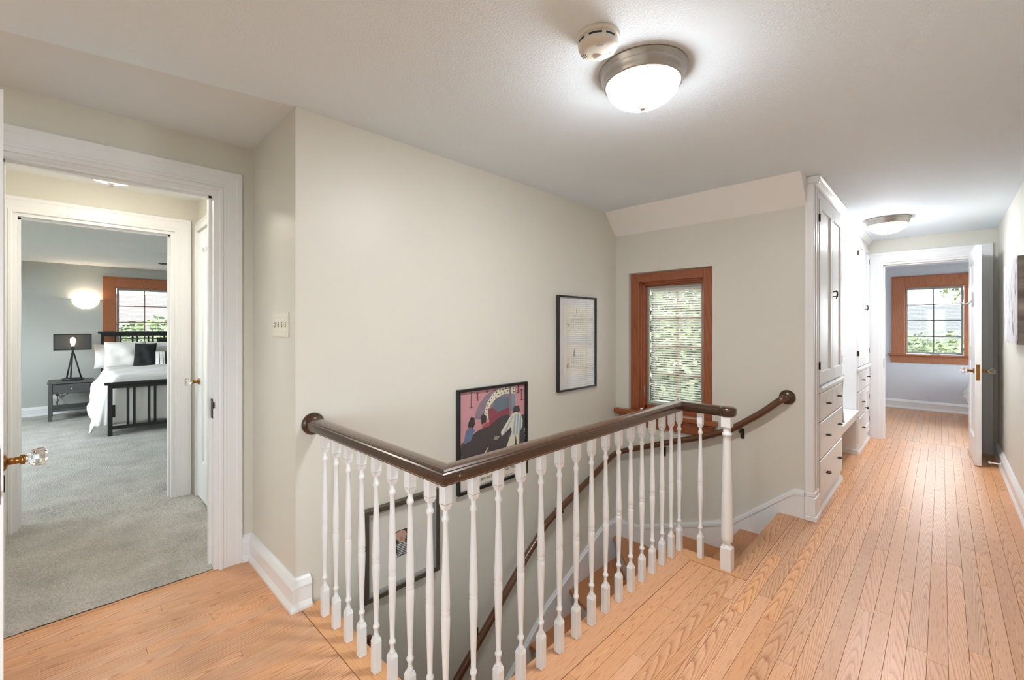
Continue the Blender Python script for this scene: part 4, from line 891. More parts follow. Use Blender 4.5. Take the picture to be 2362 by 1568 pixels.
for k in range(5):
    y0 = 4.80+k*.03
    g.tube([(-1.1, y0, .452), (-.95, y0+.01, .458), (-.80, y0+.015, .455), (-.70+.01*k, y0+.02, .452)], [.012, .014, .013, .011], 8)
tag(obj('throw_blanket', g, M['greycloth']), 'folded grey knitted throw with tassels on the built-in bench', 'blanket')

# ------------------------------------------------------------------ ceiling lights
def ceiling_light(label, x, y, zc, r=.165, mat='bowl', group='flush ceiling lamps'):
    t = tag(empty('ceiling_light', (x, y, zc)), label, 'ceiling lamp', group); k = r/.165
    g = MB(); g.lathe([(.001, 0), (.165*k, 0), (.165*k, -.007), (.160*k, -.010), (.161*k, -.014), (.155*k, -.018), (.156*k, -.022), (.155*k, -.026), (.151*k, -.040), (.145*k, -.049), (.1455*k, -.052), (.142*k, -.056), (.139*k, -.057), (.134*k, -.054), (.001, -.03)], (0, 0, 0), 48); obj('rim', g, M['nickel'], t, True)
    g = MB(); n = 12; R_ = .135*k; Hh = .080*k
    g.lathe([(R_*math.cos(a), -.053*k-Hh*math.sin(a)) for a in [i/n*PI/2*.985 for i in range(n+1)]], (0, 0, 0), 40); obj('glass_bowl', g, M[mat], t, True)
    g = MB(); zb = -.053*k-Hh; g.lathe([(.004, .004), (.017, .001), (.018, -.003), (.013, -.006), (.012, -.010), (.009, -.015), (.001, -.017)], (0, 0, zb), 20); obj('finial', g, M['nickel'], t, True)
    return t
ceiling_light('brushed nickel flush lamp with glowing glass bowl beside the smoke alarm', -.82, 1.552, CE)
ceiling_light('brushed nickel flush lamp at the far end of the hall', -.353, 5.212, CE)
ceiling_light('flush lamp just showing under the left door head', -3.25, .185, 2.19, r=.188, mat='bowlb')

# smoke alarm
sd = tag(empty('smoke_alarm', (-.83, 1.262, CE)), 'round white smoke alarm on the ceiling next to the lit lamp', 'smoke alarm')
g = MB(); g.lathe([(.001, 0), (.072, 0), (.073, -.004), (.070, -.012), (.060, -.014)], (0, 0, 0), 40); obj('mounting_ring', g, M['plastic'], sd, True)
g = MB(); g.lathe([(.060, -.010), (.066, -.013), (.0665, -.030), (.064, -.040), (.057, -.047), (.040, -.051), (.001, -.052)], (0, 0, 0), 40); body = obj('body', g, M['plastic'], sd, True)
al = math.atan2(-1.262, .83)                                  # side facing the viewpoint
def pol(r, a, z): return (r*math.cos(a), r*math.sin(a), z)
g = MB()
for a0_, a1_ in ((al-1.25, al-.7), (al-.45, al+.2), (al+.4, al+.95)):
    for k in range(8):
        a = a0_+(a1_-a0_)*k/8; b = a0_+(a1_-a0_)*(k+1)/8
        g.add([pol(.0672, a, -.022), pol(.0672, b, -.022), pol(.0666, b, -.0285), pol(.0666, a, -.0285)], [(0, 1, 2, 3)])
for sgn in (-1, 1):
    for k in range(3):
        a = al+PI+sgn*1.25; r0 = .040+.007*k
        for q in range(5):
            b0, b1 = a+(q-2.5)*.09, a+(q-1.5)*.09
            g.add([pol(r0, b0, -.0518), pol(r0, b1, -.0518), pol(r0+.003, b1, -.0513), pol(r0+.003, b0, -.0513)], [(0, 1, 2, 3)])
obj('vent_slots', g, M['dark'], sd, True)
g = MB(); bx_, by_ = pol(.024, al+PI, 0)[:2]
g.lathe([(.015, 0), (.015, -.002), (.012, -.0045), (.001, -.005)], (bx_, by_, -.0505), 20); obj('test_button', g, M['plastic'], sd, True)
g = MB(); rr = random.Random(4)
ex = Vector((math.cos(al+PI/2), math.sin(al+PI/2), 0)); ey = Vector((math.cos(al), math.sin(al), 0))
for row in range(3):
    x = -.004
    while x < .022-.003*row:
        w = rr.uniform(.0012, .0024); p = ey*(.040-.0044*row)+ex*x+Vector((0, 0, -.0518)); q = ex*w; d = ey*.0024
        g.add([p, p+q, p+q+d, p+d], [(0, 1, 2, 3)]); x += w+.0009
obj('printed_notice', g, M['dark'], sd, True)

# light switch
sw = tag(empty('light_switch', (-2.231, YR, 1.262)), 'ivory four gang light switch plate on the short wall', 'light switch')
g = MB(); g.box(-2.334, -2.128, YR-.006, YR-.0005, 1.205, 1.320, .003); obj('plate', g, M['ivory'], sw)
for k in range(4):
    x = -2.334+.0325+.047*k; up_ = k != 0
    g = MB(); g.box(x-.005, x+.005, YR-.0068, YR-.0058, 1.250, 1.275); obj('slot', g, M['dark'], sw)
    g = MB(); zt = 1.268 if up_ else 1.257
    g.add([(x-.004, YR-.006, 1.256), (x+.004, YR-.006, 1.256), (x+.004, YR-.006, 1.269), (x-.004, YR-.006, 1.269), (x-.003, YR-.017, zt-.006), (x+.003, YR-.017, zt-.006), (x+.003, YR-.017, zt), (x-.003, YR-.017, zt)], [(0, 1, 5, 4), (1, 2, 6, 5), (2, 3, 7, 6), (3, 0, 4, 7), (4, 5, 6, 7)]); obj('toggle', g, M['ivory'], sw)
    for z in (1.228, 1.297):
        g = MB(); g.lathe([(.0028, 0), (.0028, -.0012), (.001, -.0018)], (x, YR-.0058, z), 8, 'y'); obj('screw', g, M['plastic'], sw)

# ------------------------------------------------------------------ pictures on the gallery wall
def frame(name, label, y0, y1, z0, z1, fw_, fd, fmat, cat='picture', rec=.006):
    root = tag(empty(name, (XG, (y0+y1)/2, z0)), label, cat)
    x0, x1 = XG+.001, XG+fd
    for nm, (a, b, c, d) in dict(frame_bar=(y0, y1, z1-fw_, z1), frame_bar_b=(y0, y1, z0, z0+fw_), frame_bar_l=(y0, y0+fw_, z0+fw_, z1-fw_), frame_bar_r=(y1-fw_, y1, z0+fw_, z1-fw_)).items():
        g = MB(); g.box(x0, x1, a, b, c, d, .0012); obj('frame_bar', g, fmat, root)
    g = MB(); g.box(x0, x0+.004, y0+fw_*.6, y1-fw_*.6, z0+fw_*.6, z1-fw_*.6); obj('backing', g, M['matboard'], root)
    return root
def flatpoly(mb, x, pts2): mb.add([(x, y, z) for y, z in pts2], [tuple(range(len(pts2)))])
def inkgroup(root, name, polys, x):
    """flat printed shapes (list of (rgb, [(y,z),...])) in one part, one material per colour, layered by 0.15 mm"""
    cols = []; g = MB()
    for i, (c, pts2) in enumerate(polys):
        if c not in cols: cols.append(c)
        g.cur = cols.index(c); flatpoly(g, x+.00012*i, pts2)
    return obj(name, g, [flat(*c) for c in cols], root, recalc=False)
def ell(cy, cz, ry, rz, n=20, a0=0, a1=2*PI, rot=0): return [(cy+ry*math.cos(a)*math.cos(rot)-rz*math.sin(a)*math.sin(rot), cz+ry*math.cos(a)*math.sin(rot)+rz*math.sin(a)*math.cos(rot)) for a in [a0+(a1-a0)*k/n for k in range(n+(0 if abs(a1-a0) > 6.2 else 1))]]
def glazing(root, y0, y1, z0, z1, x):
    g = MB(); g.box(x, x+.0015, y0, y1, z0, z1); obj('glazing', g, M['picglass'], root)
# 1 two architectural etchings
Y0, Y1, Z0, Z1 = 2.562, 3.064, .767, 1.492
r1 = frame('framed_etchings', 'thin black frame holding two small building sketches near the stair window', Y0, Y1, Z0, Z1, .013, .026, M['blackframe'])
g = MB(); g.box(XG+.006, XG+.008, Y0+.012, Y1-.012, Z0+.012, Z1-.012); obj('mat_board', g, M['matwhite'], r1)
rr = random.Random(11)
for zc_ in (1.30, .995):
    g = MB(); g.box(XG+.0081, XG+.0086, 2.640, 2.985, zc_-.115, zc_+.115); obj('print_sheet', g, M['paper'], r1)
    P = []
    cg = (150, 148, 142); dk = (95, 95, 92)
    bx0 = 2.74; 
    for k in range(7): P.append((cg, [(bx0+.028*k, zc_-.055), (bx0+.028*k+.002, zc_-.055), (bx0+.028*k+.002, zc_+.03+.012*(k % 3)), (bx0+.028*k, zc_+.03+.012*(k % 3))]))
    for k in range(5): z = zc_-.05+.02*k; P.append((cg, [(bx0, z), (bx0+.17, z), (bx0+.17, z+.0015), (bx0, z+.0015)]))
    P.append((cg, [(bx0+.02, zc_+.03), (bx0+.05, zc_+.03), (bx0+.035, zc_+.10)])) if zc_ < 1.1 else P.append((cg, [(bx0+.06, zc_+.06), (bx0+.064, zc_+.06), (bx0+.064, zc_+.095), (bx0+.06, zc_+.095)]))
    for k in range(46):
        y = 2.672+abs(rr.gauss(0, .022)); z = zc_-.055+abs(rr.gauss(0, .032)); s = rr.uniform(.002, .006); P.append((dk if rr.random() < .6 else cg, [(y, z), (y+s*1.6, z+s*.3), (y+s, z+s)]))
    for k in range(12):
        y = rr.uniform(2.68, 2.95); z = zc_-.065-rr.random()*.012; P.append((cg, [(y, z), (y+.02, z), (y+.02, z+.0015), (y, z+.0015)]))
    inkgroup(r1, 'sketch_lines', P, XG+.0088)
glazing(r1, Y0+.012, Y1-.012, Z0+.012, Z1-.012, XG+.018)
# 2 cafe poster
Y0, Y1, Z0, Z1 = 1.620, 2.223, .255, .880
r2 = frame('framed_poster', 'black framed poster of a pink room with a dark table and striped shirt', Y0, Y1, Z0, Z1, .016, .026, M['blackframe'])
g = MB(); g.box(XG+.006, XG+.0075, Y0+.012, Y1-.012, Z0+.012, Z1-.012); obj('poster_sheet', g, M['paper'], r2)
XP = XG+.008
def zp(a, b): p = onx(1040+a/5.225, 860+b/5.225, XP); return (p[1], p[2])
yl, yr, zt_, zbt = Y0+.015, Y1-.015, Z1-.015, .385
pink = (205, 150, 158); mauve = (140, 125, 140); dark_ = (62, 62, 68); cream = (226, 220, 200); red = (140, 62, 78); slate = (100, 115, 130); blue = (150, 180, 200)
P = [(pink, [(yl, zbt), (yr, zbt), (yr, zt_), (yl, zt_)])]
arch = [zp(*q) for q in ((285, 560), (300, 470), (345, 370), (420, 270), (520, 200), (640, 165), (770, 160), (775, 440), (440, 560))]
P.append((mauve, arch))
P.append((cream, [zp(*q) for q in ((400, 500), (430, 370), (490, 270), (570, 190), (700, 165), (775, 165), (770, 250), (640, 250), (540, 310), (470, 400), (445, 560))]))
for (a, b) in ((430, 440), (440, 395), (465, 345), (490, 305), (515, 265), (540, 300), (550, 230), (575, 260), (590, 205), (610, 245), (625, 200), (650, 230), (660, 185), (685, 215), (700, 185), (750, 190), (755, 225), (425, 485)):
    P.append(((60, 60, 60), [zp(a+d[0]*9, b+d[1]*11) for d in ((-1, 0), (0, -1), (1, 0), (0, 1))]))
P.append((slate, [zp(*q) for q in ((500, 420), (520, 330), (600, 280), (700, 300), (720, 440), (560, 480))]))
P.append(((130, 150, 165), [zp(*q) for q in ((730, 260), (770, 255), (770, 360), (740, 440), (725, 430))]))
P.append((red, [zp(*q) for q in ((440, 430), (500, 420), (560, 470), (700, 410), (705, 520), (470, 640))]))
P.append((mauve, [zp(*q) for q in ((700, 150), (722, 148), (722, 500), (700, 510))]))
P.append((dark_, [zp(*q) for q in ((122, 860), (200, 790), (330, 690), (480, 620), (600, 520), (690, 500), (760, 560), (860, 500), (908, 490), (908, 840))]+[(yr, zbt+.02), (yl, zbt)]))
P.append(((40, 40, 44), [zp(*q) for q in ((210, 600), (240, 530), (280, 540), (285, 620), (250, 700), (205, 650))]))
P.append(((90, 115, 150), [zp(*q) for q in ((180, 700), (240, 650), (285, 690), (235, 820), (150, 860))]))
P.append(((50, 48, 52), [zp(*q) for q in ((355, 530), (390, 490), (425, 520), (420, 590), (370, 620))]))
P.append(((175, 80, 90), [zp(*q) for q in ((360, 660), (420, 600), (465, 590), (460, 640), (400, 660))]))
P.append(((60, 62, 70), [zp(*q) for q in ((740, 470), (760, 400), (815, 390), (830, 450), (790, 490))]))
for (a, b, h) in ((245, 230, 190), (320, 235, 100), (430, 190, 45), (845, 190, 140), (805, 130, 110)):
    P.append(((70, 55, 65), [zp(*q) for q in ((a-4, b), (a+4, b), (a+4, b+h), (a-4, b+h))])); P.append(((70, 55, 65), [zp(*q) for q in ((a-35, b+14), (a, b), (a+35, b+8), (a, b+10))])); P.append(((70, 55, 65), [zp(*q) for q in ((a-30, b+h-12), (a, b+h), (a+30, b+h-18), (a, b+h-10))]))
P.append((cream, [zp(*q) for q in ((720, 720), (820, 690), (815, 860), (790, 860), (775, 740), (755, 880), (660, 895))]))
P.append((cream, [zp(*q) for q in ((595, 710), (720, 500), (770, 468), (830, 480), (858, 560), (855, 640), (810, 720), (730, 735), (715, 650), (605, 760))]))
for q0 in (((625, 720), (735, 520), (750, 515), (640, 735)), ((740, 735), (760, 500), (780, 495), (758, 735)), ((775, 735), (795, 490), (812, 490), (795, 735)), ((812, 715), (825, 500), (842, 520), (838, 680))):
    P.append((blue, [zp(*q) for q in q0]))
for k in range(10): P.append((cream, [zp(870+rr.uniform(-8, 30)+dx, 660+k*14+dy) for dx, dy in ((0, 0), (9, 3), (4, 8))]))
for k in range(4): P.append((cream, [zp(*q) for q in ((505+14*k, 800), (530+14*k, 755), (534+14*k, 757), (511+14*k, 800))]))
P.append((cream, [zp(*q) for q in ((388, 970), (440, 890), (446, 892), (405, 970))]))
inkgroup(r2, 'printed_picture', P, XP)
def text_part(root, body, y, z, size, x, width=None):
    cu = bpy.data.curves.new('lettering', 'FONT'); cu.body = body; cu.size = size
    o = bpy.data.objects.new('lettering_tmp', cu); COL.objects.link(o); bpy.context.view_layer.update()
    me = bpy.data.meshes.new_from_object(o.evaluated_get(bpy.context.evaluated_depsgraph_get())); bpy.data.objects.remove(o)
    w = max(v.co.x for v in me.vertices); k = (width/w) if width else 1
    g = MB(); l = [(x, y+v.co.x*k, z+v.co.y) for v in me.vertices]; g.add(l, [tuple(p.vertices) for p in me.polygons]); return obj('lettering', g, flat(40, 38, 36), root, recalc=False)
pA = onx(1109, 1108, XP); pB = onx(1137, 1097, XP); text_part(r2, 'gent, and th', pA[1], pA[2], .030, XP+.0006, pB[1]-pA[1])
pA = onx(1164, 1085, XP); pB = onx(1189, 1077, XP); text_part(r2, 'rican Wate', pA[1], pA[2], .030, XP+.0006, pB[1]-pA[1])
pA = onx(1110, 1119, XP); pB = onx(1136, 1110, XP); text_part(r2, 'EUM OF THE ARTS', pA[1], pA[2], .016, XP+.0006, pB[1]-pA[1])
pA = onx(1165, 1099, XP); pB = onx(1182, 1093, XP); text_part(r2, 'UST 8, 1982', pA[1], pA[2], .016, XP+.0006, pB[1]-pA[1])
glazing(r2, Y0+.012, Y1-.012, Z0+.012, Z1-.012, XG+.018)
# 3 baby photograph
Y0, Y1, Z0, Z1 = 1.030, 1.482, -.113, .345
r3 = frame('framed_photograph', 'pewter framed photograph of a sleeping baby in a wide cream mat', Y0, Y1, Z0, Z1, .024, .034, M['pewter'])
g = MB(); rectframe(g, lambda m, a, b, q0, q1, c, d: m.box(XG+.008, XG+.030, a, b, c, d), Y0+.024, Y1-.024, Z0+.024, Z1-.024, .009, 0, 0); obj('inner_liner', g, M['alu'], r3)
g = MB(); g.box(XG+.006, XG+.008, Y0+.03, Y1-.03, Z0+.03, Z1-.03); obj('mat_board', g, M['matboard'], r3)
XP3 = XG+.0084
def zq(a, b): p = onx(840+a/5.225, 1120+b/5.225, XP3); return (p[1], p[2])
q0 = [zq(367, 560), zq(548, 495), zq(546, 790), zq(367, 885)]
P = [((70, 55, 45), q0)]
P.append(((205, 165, 148), [zq(375+x, 600+y) for x, y in ((0, 20), (5, -20), (35, -48), (80, -66), (120, -60), (140, -20), (120, 40), (90, 70), (60, 75), (25, 60))]))
P.append(((185, 135, 120), [zq(430+x, 620+y) for x, y in ((0, 10), (25, -10), (40, 10), (20, 40))]))
P.append(((225, 225, 225), [zq(385+x, 690+y) for x, y in ((5, 30), (40, -8), (100, -30), (150, -20), (150, 90), (0, 180), (-15, 185), (20, 100))]))
for k in range(8):
    z = 688+k*20; P.append(((45, 52, 70), [zq(392+(k % 2)*4, z+12), zq(545, z-40), zq(545, z-30), zq(392, z+22)]))
inkgroup(r3, 'printed_photograph', P, XP3)
glazing(r3, Y0+.024, Y1-.024, Z0+.024, Z1-.024, XG+.018)
# 4 frame further down, only its corner shows
pc = onx(858, 1466, XG+.02)
r4 = frame('framed_picture', 'brown framed picture low on the stair wall showing only its corner', pc[1]-.42, pc[1], pc[2]-.36, pc[2], .03, .024, M['railw'])
g = MB(); g.box(XG+.006, XG+.008, pc[1]-.40, pc[1]-.02, pc[2]-.34, pc[2]-.02); obj('mat_board', g, M['matboard'], r4)

# canvas on the right wall
cv = tag(empty('canvas_painting', (XR, 4.5, 1.15)), 'pale abstract canvas with dark streaks on the right hall wall', 'painting')
g = MB(); g.box(XR-.055, XR-.001, 4.135, 4.93, 1.143, 1.695, .002); obj('stretcher_edge', g, M['steel'], cv)
g = MB(); g.box(XR-.058, XR-.0545, 4.135, 4.93, 1.143, 1.695); obj('painted_face', g, M['canvas'], cv)
# door stop
dsp = tag(empty('door_stop', (XR-.02, 5.73, .055)), 'small white door stop on the right baseboard behind the far door', 'door stop')
g = MB(); g.lathe([(.014, 0), (.012, -.006), (.006, -.010), (.006, -.055), (.009, -.058), (.010, -.072), (.006, -.076), (.001, -.077)], (XR-.022, 5.73, .055), 12, 'x'); obj('post', g, M['white'], dsp)

# ------------------------------------------------------------------ far room bed corner
fb = tag(empty('far_bed', (.95, 7.95, 0)), 'bed corner with pale blue printed quilt behind the far door', 'bed')
g = MB(); g.box(.46, 1.88, 7.74, 8.85, .285, .56, .02); obj('mattress', g, M['linen'], fb)
pf = [(1.9, .57), (.45, .57), (.36, .56), (.30, .53), (.25, .47), (.205, .395), (.20, .375), (.21, .355), (.25, .29), (.295, .215), (.33, .20), (.40, .26), (.45, .29), (1.9, .29)]
g = MB(); vs = []; ny_ = 14; m_ = len(pf)
for j in range(ny_+1):
    y = 7.72+1.15*j/ny_; e_ = .93+.07*min(1, j/2)
    for x, z in pf: vs.append((x+(.012*math.sin(j*1.3+z*20) if x < .42 else 0), y, .40+(z-.40)*e_))
g.add(vs, [(j*m_+k, j*m_+(k+1) % m_, (j+1)*m_+(k+1) % m_, (j+1)*m_+k) for j in range(ny_) for k in range(m_)], True); g.f += [tuple(range(m_)), tuple(range(ny_*m_, ny_*m_+m_))]; g.mi += [0, 0]; g.sm += [False, False]
q = obj('quilt', g, M['bluecloth'], fb)
g = MB()
for x in (.52, 1.82):
    for y in (7.82, 8.78): g.box(x-.03, x+.03, y-.03, y+.03, .001, .285)
obj('leg', g, M['greywood'], fb)

# ------------------------------------------------------------------ bedroom
bed = tag(empty('bed', (-7.85, 1.15, 0)), 'black slatted wooden bed frame in the bedroom', 'bed')
YB0, YB9 = .386, 1.93
def bbox(nm, *a, bev=.003): g = MB(); g.box(*a, bev); return obj(nm, g, M['iron'], bed)
hb = -8.95
bbox('post', hb-.02, hb+.02, YB0-.0, YB0+.042, .016, 1.158); bbox('post', hb-.02, hb+.02, YB9-.042, YB9, .016, 1.158)
bbox('cap_rail', hb-.03, hb+.03, YB0-.03, YB9+.03, 1.158, 1.188); bbox('top_rail', hb-.015, hb+.015, YB0+.042, YB9-.042, 1.118, 1.158); bbox('lower_rail', hb-.015, hb+.015, YB0+.042, YB9-.042, .50, .58)
for c in (.58, .775, .965, 1.16, 1.355, 1.55, 1.745):
    for d in (-.028, .028): bbox('slat', hb-.008, hb+.008, c+d-.011, c+d+.011, .58, 1.118, bev=.001)
fbx = -6.76
bbox('post', fbx-.02, fbx+.02, .349, .391, .016, .592); bbox('post', fbx-.02, fbx+.02, YB9-.02, YB9+.022, .016, .592)
bbox('cap_rail', fbx-.03, fbx+.03, .322, YB9+.05, .592, .622); bbox('top_rail', fbx-.014, fbx+.014, .391, YB9-.02, .553, .592); bbox('lower_rail', fbx-.014, fbx+.014, .391, YB9-.02, .085, .122)
for c in (.552, .742, .925, 1.115, 1.305, 1.495, 1.685):
    for d in (-.028, .028): bbox('slat', fbx-.008, fbx+.008, c+d-.012, c+d+.012, .122, .553, bev=.001)
bbox('side_rail', -8.93, -6.78, YB0+.005, YB0+.03, .22, .36); bbox('side_rail', -8.93, -6.78, YB9-.03, YB9-.005, .22, .36)
g = MB(); g.box(-8.90, -6.82, YB0+.035, YB9-.035, .30, .60, .04); tag(obj('mattress', g, M['linen']), 'white mattress under the duvet on the black bed', 'mattress')
# duvet: top, left drop with a trailing corner, foot drop
def duvet():
    nx_, ny_ = 70, 64; vs = []
    for i in range(nx_+1):
        s = i/nx_; x = -8.33+s*1.51
        for j in range(ny_+1):
            t = j/ny_
            if t < .34:                                     # left drop
                u = 1-t/.34; hem = .50-.44*max(0, (s-.12))**.75 if s < .95 else .08
                hem = max(.045, hem); z = .685-(.685-hem)*u**1.15; y = YB0+.03-.04*math.sin(min(u*2.2, 1)*PI/2)-.17*u**1.6*(.45+.55*math.sin(min(1, s*1.3)*PI*.62))
                y += .010*math.sin(s*15+u*2)*u+.004*math.sin(s*33)*u
            else:
                k = (t-.34)/.66; y = YB0+.03+k*(YB9-YB0+.02); z = .685+.022*math.sin(k*PI)+.006*math.sin(x*9+k*14)+.004*math.sin(x*21-k*9)
                z -= .05*max(0, k-.93)/.07
            vs.append((x, y, z))
    fs = [(i*(ny_+1)+j, (i+1)*(ny_+1)+j, (i+1)*(ny_+1)+j+1, i*(ny_+1)+j+1) for i in range(nx_) for j in range(ny_)]
    # foot drop behind the footboard
    o = len(vs); m = 14
    for a in range(1, m+1):
        d = a/m
        for j in range(ny_+1):
            x, y, z = vs[nx_*(ny_+1)+j]; zz = z-(z-.135)*d if z > .135 else z-.01*d
            vs.append((x+.022*math.sin(d*PI/2)+.008*math.sin(j*.9+d*2)*d, y, zz))
    for a in range(m):
        for j in range(ny_):
            p = nx_*(ny_+1) if a == 0 else o+(a-1)*(ny_+1); q_ = o+a*(ny_+1); fs.append((p+j, q_+j, q_+j+1, p+j+1))
    g = MB(); g.add(vs, fs, True); return g
o = obj('duvet', duvet(), M['linen']); o.modifiers.new('thick', 'SOLIDIFY').thickness = .018; tag(o, 'white duvet with one corner trailing to the carpet', 'duvet')
pl = 'pillows on the black bed'
lean = -.30
def bp(label, y, z, size, mat, x=-8.55, rz=PI/2, tilt=.30, seed=1, nm='pillow'):
    return pillow(nm, size, mat, label, 'pillow', (x, y, z), (tilt, 0, rz), pl, seed=seed)
bp('plain white pillow at the left in front of the headboard', .625, .852, (.46, .40, .15), M['linen2'], -8.45, PI/2-.10, -.28, 5)
bp('cream pillow mostly hidden behind the front white pillow', .60, .83, (.60, .36, .14), M['linen'], -8.72, PI/2, -.25, 6)
bp('black square pillow between the white ones', .83, .838, (.26, .38, .13), M['blackcloth'], -8.30, PI/2-.35, -.25, 7)
bp('white pillow behind the striped lumbar pillow', 1.12, .86, (.50, .36, .14), M['linen'], -8.52, PI/2, -.28, 8)
bp('black pillow peeping above the white pillow at the doorway edge', 1.22, .90, (.40, .40, .12), M['blackcloth'], -8.74, PI/2, -.22, 9)
lum = bp('white lumbar pillow with thin black stripes', 1.17, .782, (.50, .25, .12), M['linen2'], -8.24, PI/2, -.28, 10)
for px, w in ((-.185, .006), (-.140, .006), (-.112, .020), (-.084, .006)):
    pass
m_, nt_, p_ = nmat('striped cotton'); L_ = nt_.links.new; tc = nd(nt_, 'ShaderNodeTexCoord'); sp = nd(nt_, 'ShaderNodeSeparateXYZ'); L_(tc.outputs['Object'], sp.inputs[0])
rp = nd(nt_, 'ShaderNodeValToRGB'); rp.color_ramp.interpolation = 'CONSTANT'; e = rp.color_ramp.elements; base = (.80, .77, .73, 1); blk = (.02, .02, .025, 1)
mp = nd(nt_, 'ShaderNodeMapRange'); mp.inputs[1].default_value = -.25; mp.inputs[2].default_value = .25; L_(sp.outputs[0], mp.inputs[0]); L_(mp.outputs[0], rp.inputs[0])
e[0].position = 0; e[0].color = base; e[1].position = .12; e[1].color = blk
for p0_, c_ in ((.135, base), (.20, blk), (.215, base), (.25, blk), (.295, base), (.325, blk), (.34, base)):
    k = e.new(p0_); k.color = c_
L_(rp.outputs[0], p_.inputs['Base Color']); p_.inputs['Roughness'].default_value = .9
lum.data.materials[0] = m_

# nightstand
ns = tag(empty('nightstand', (-8.6, .08, 0)), 'grey wooden nightstand with one drawer and open shelf', 'nightstand')
nx0, nx1, ny0, ny1 = -8.86, -8.36, -.145, .30
g = MB(); g.box(nx0, nx1+.006, ny0-.006, ny1+.006, .500, .522, .003); obj('top', g, M['greywood'], ns)
for x in (nx0, nx1-.04):
    for y in (ny0, ny1-.04): g = MB(); g.box(x, x+.04, y, y+.04, .014, .500, .002); obj('leg', g, M['greywood'], ns)
g = MB(); g.box(nx0+.01, nx1-.03, ny0+.005, ny1-.005, .365, .50); obj('case', g, M['greywood'], ns)
g = MB(); g.box(nx1-.03, nx1-.006, ny0+.043, ny1-.043, .368, .492, .003); dr = obj('drawer', g, M['greywood'], ns)
g = MB(); g.lathe([(.004, 0), (.004, .012), (.011, .016), (.011, .022), (.001, .025)], (nx1-.006, .078, .43), 12, 'x'); obj('knob', g, M['alu'], dr)
g = MB(); g.box(nx0+.01, nx1-.01, ny0+.01, ny1-.01, .135, .165, .003); obj('shelf', g, M['greywood'], ns)
# lamp
lp = tag(empty('table_lamp', (-8.6, .09, .522)), 'black tripod table lamp with mesh drum shade and glowing bulb', 'lamp')
lx, ly = -8.6, .09
g = MB(); g.lathe([(.001, .5225), (.105, .5225), (.107, .528), (.107, .548), (.100, .553), (.001, .553)], (lx, ly, 0), 32); obj('base', g, M['iron'], lp)
for k in range(3):
    a = PI/2+2*PI*k/3+.25; g = MB(); g.tube([(lx+.085*math.cos(a), ly+.085*math.sin(a), .552), (lx+.012*math.cos(a), ly+.012*math.sin(a), .885)], .009, 10); obj('leg', g, M['iron'], lp)
g = MB(); g.lathe([(.016, .865), (.020, .875), (.020, .895), (.012, .905), (.012, .935), (.018, .94), (.018, .985), (.012, .99)], (lx, ly, 0), 16); obj('socket', g, M['iron'], lp)
sx0, sx1, sy0, sy1, sz0_, sz1_ = lx-.09, lx+.09, ly-.182, ly+.182, .938, 1.160
g = MB(); g.box(sx1-.001, sx1, sy0, sy1, sz0_, sz1_).box(sx0, sx0+.001, sy0, sy1, sz0_, sz1_).box(sx0, sx1, sy0, sy0+.001, sz0_, sz1_).box(sx0, sx1, sy1-.001, sy1, sz0_, sz1_); sh = obj('shade', g, M['mesh'], lp)
g = MB(); t = .009
for z in (sz0_, sz1_-t*1.4): g.box(sx0-t/2, sx0+t/2, sy0, sy1, z, z+t*1.4).box(sx1-t/2, sx1+t/2, sy0, sy1, z, z+t*1.4).box(sx0, sx1, sy0-t/2, sy0+t/2, z, z+t*1.4).box(sx0, sx1, sy1-t/2, sy1+t/2, z, z+t*1.4)
for x in (sx0, sx1):
    for y in (sy0, sy1): g.box(x-t/2, x+t/2, y-t/2, y+t/2, sz0_, sz1_)
g.box(lx-.004, lx+.004, sy0, sy1, sz0_+.006, sz0_+.012); obj('shade_frame', g, M['iron'], sh)
g = MB(); g.lathe([(.012, .988), (.014, .998), (.024, 1.03), (.028, 1.06), (.027, 1.085), (.018, 1.105), (.002, 1.115)], (lx, ly, 0), 18); obj('bulb', g, M['bulb'], lp)
# cord, outlet
ol = tag(empty('wall_outlet', (-9.05, -.06, .26)), 'white wall outlet behind the nightstand', 'outlet')
g = MB(); g.box(-9.0495, -9.042, -.11, -.02, .225, .30, .002); obj('plate', g, M['plastic'], ol)
g = MB(); g.box(-9.042, -9.015, -.075, -.05, .275, .30, .003); obj('plug', g, M['dark'], ol)
g = MB(); g.tube(smooth_path([Vector(p) for p in ((-9.015, -.06, .285), (-8.98, -.06, .22), (-8.93, -.075, .17), (-8.9, -.06, .12), (-8.92, -.03, .09), (-8.95, -.06, .14), (-8.9, -.04, .25), (-8.88, .03, .30), (-8.885, .09, .37), (-8.885, .09, .53))], 5), .004, 8); tag(obj('lamp_cord', g, M['cord']), 'thin black lamp cord hanging behind the nightstand', 'cord')
# sconce
sc_ = tag(empty('wall_sconce', (-9.05, .23, 1.62)), 'glowing half bowl wall sconce left of the bedroom window', 'wall lamp')
g = MB(); vs = []; n1, n2 = 20, 10
for i in range(n1+1):
    a = PI*i/n1
    for j in range(n2+1):
        b = PI/2*j/n2; vs.append((-9.049+.10*math.sin(a)*math.cos(b), .231-.150*math.cos(a)*math.cos(b), 1.662-.14*math.sin(b)))
g.add(vs, [(i*(n2+1)+j, (i+1)*(n2+1)+j, (i+1)*(n2+1)+j+1, i*(n2+1)+j+1) for i in range(n1) for j in range(n2)], True); obj('shade', g, M['sconce'], sc_, recalc=False)
for y in (.079, .383):
    g = MB(); g.lathe([(.007, 0), (.007, .03), (.004, .035)], (-9.049, y, 1.655), 10, 'x'); obj('clip', g, M['nickel'], sc_)
g = MB(); g.lathe([(.006, .012), (.008, 0), (.005, -.012)], (-9.03, .231, 1.522), 10); obj('finial', g, M['nickel'], sc_)
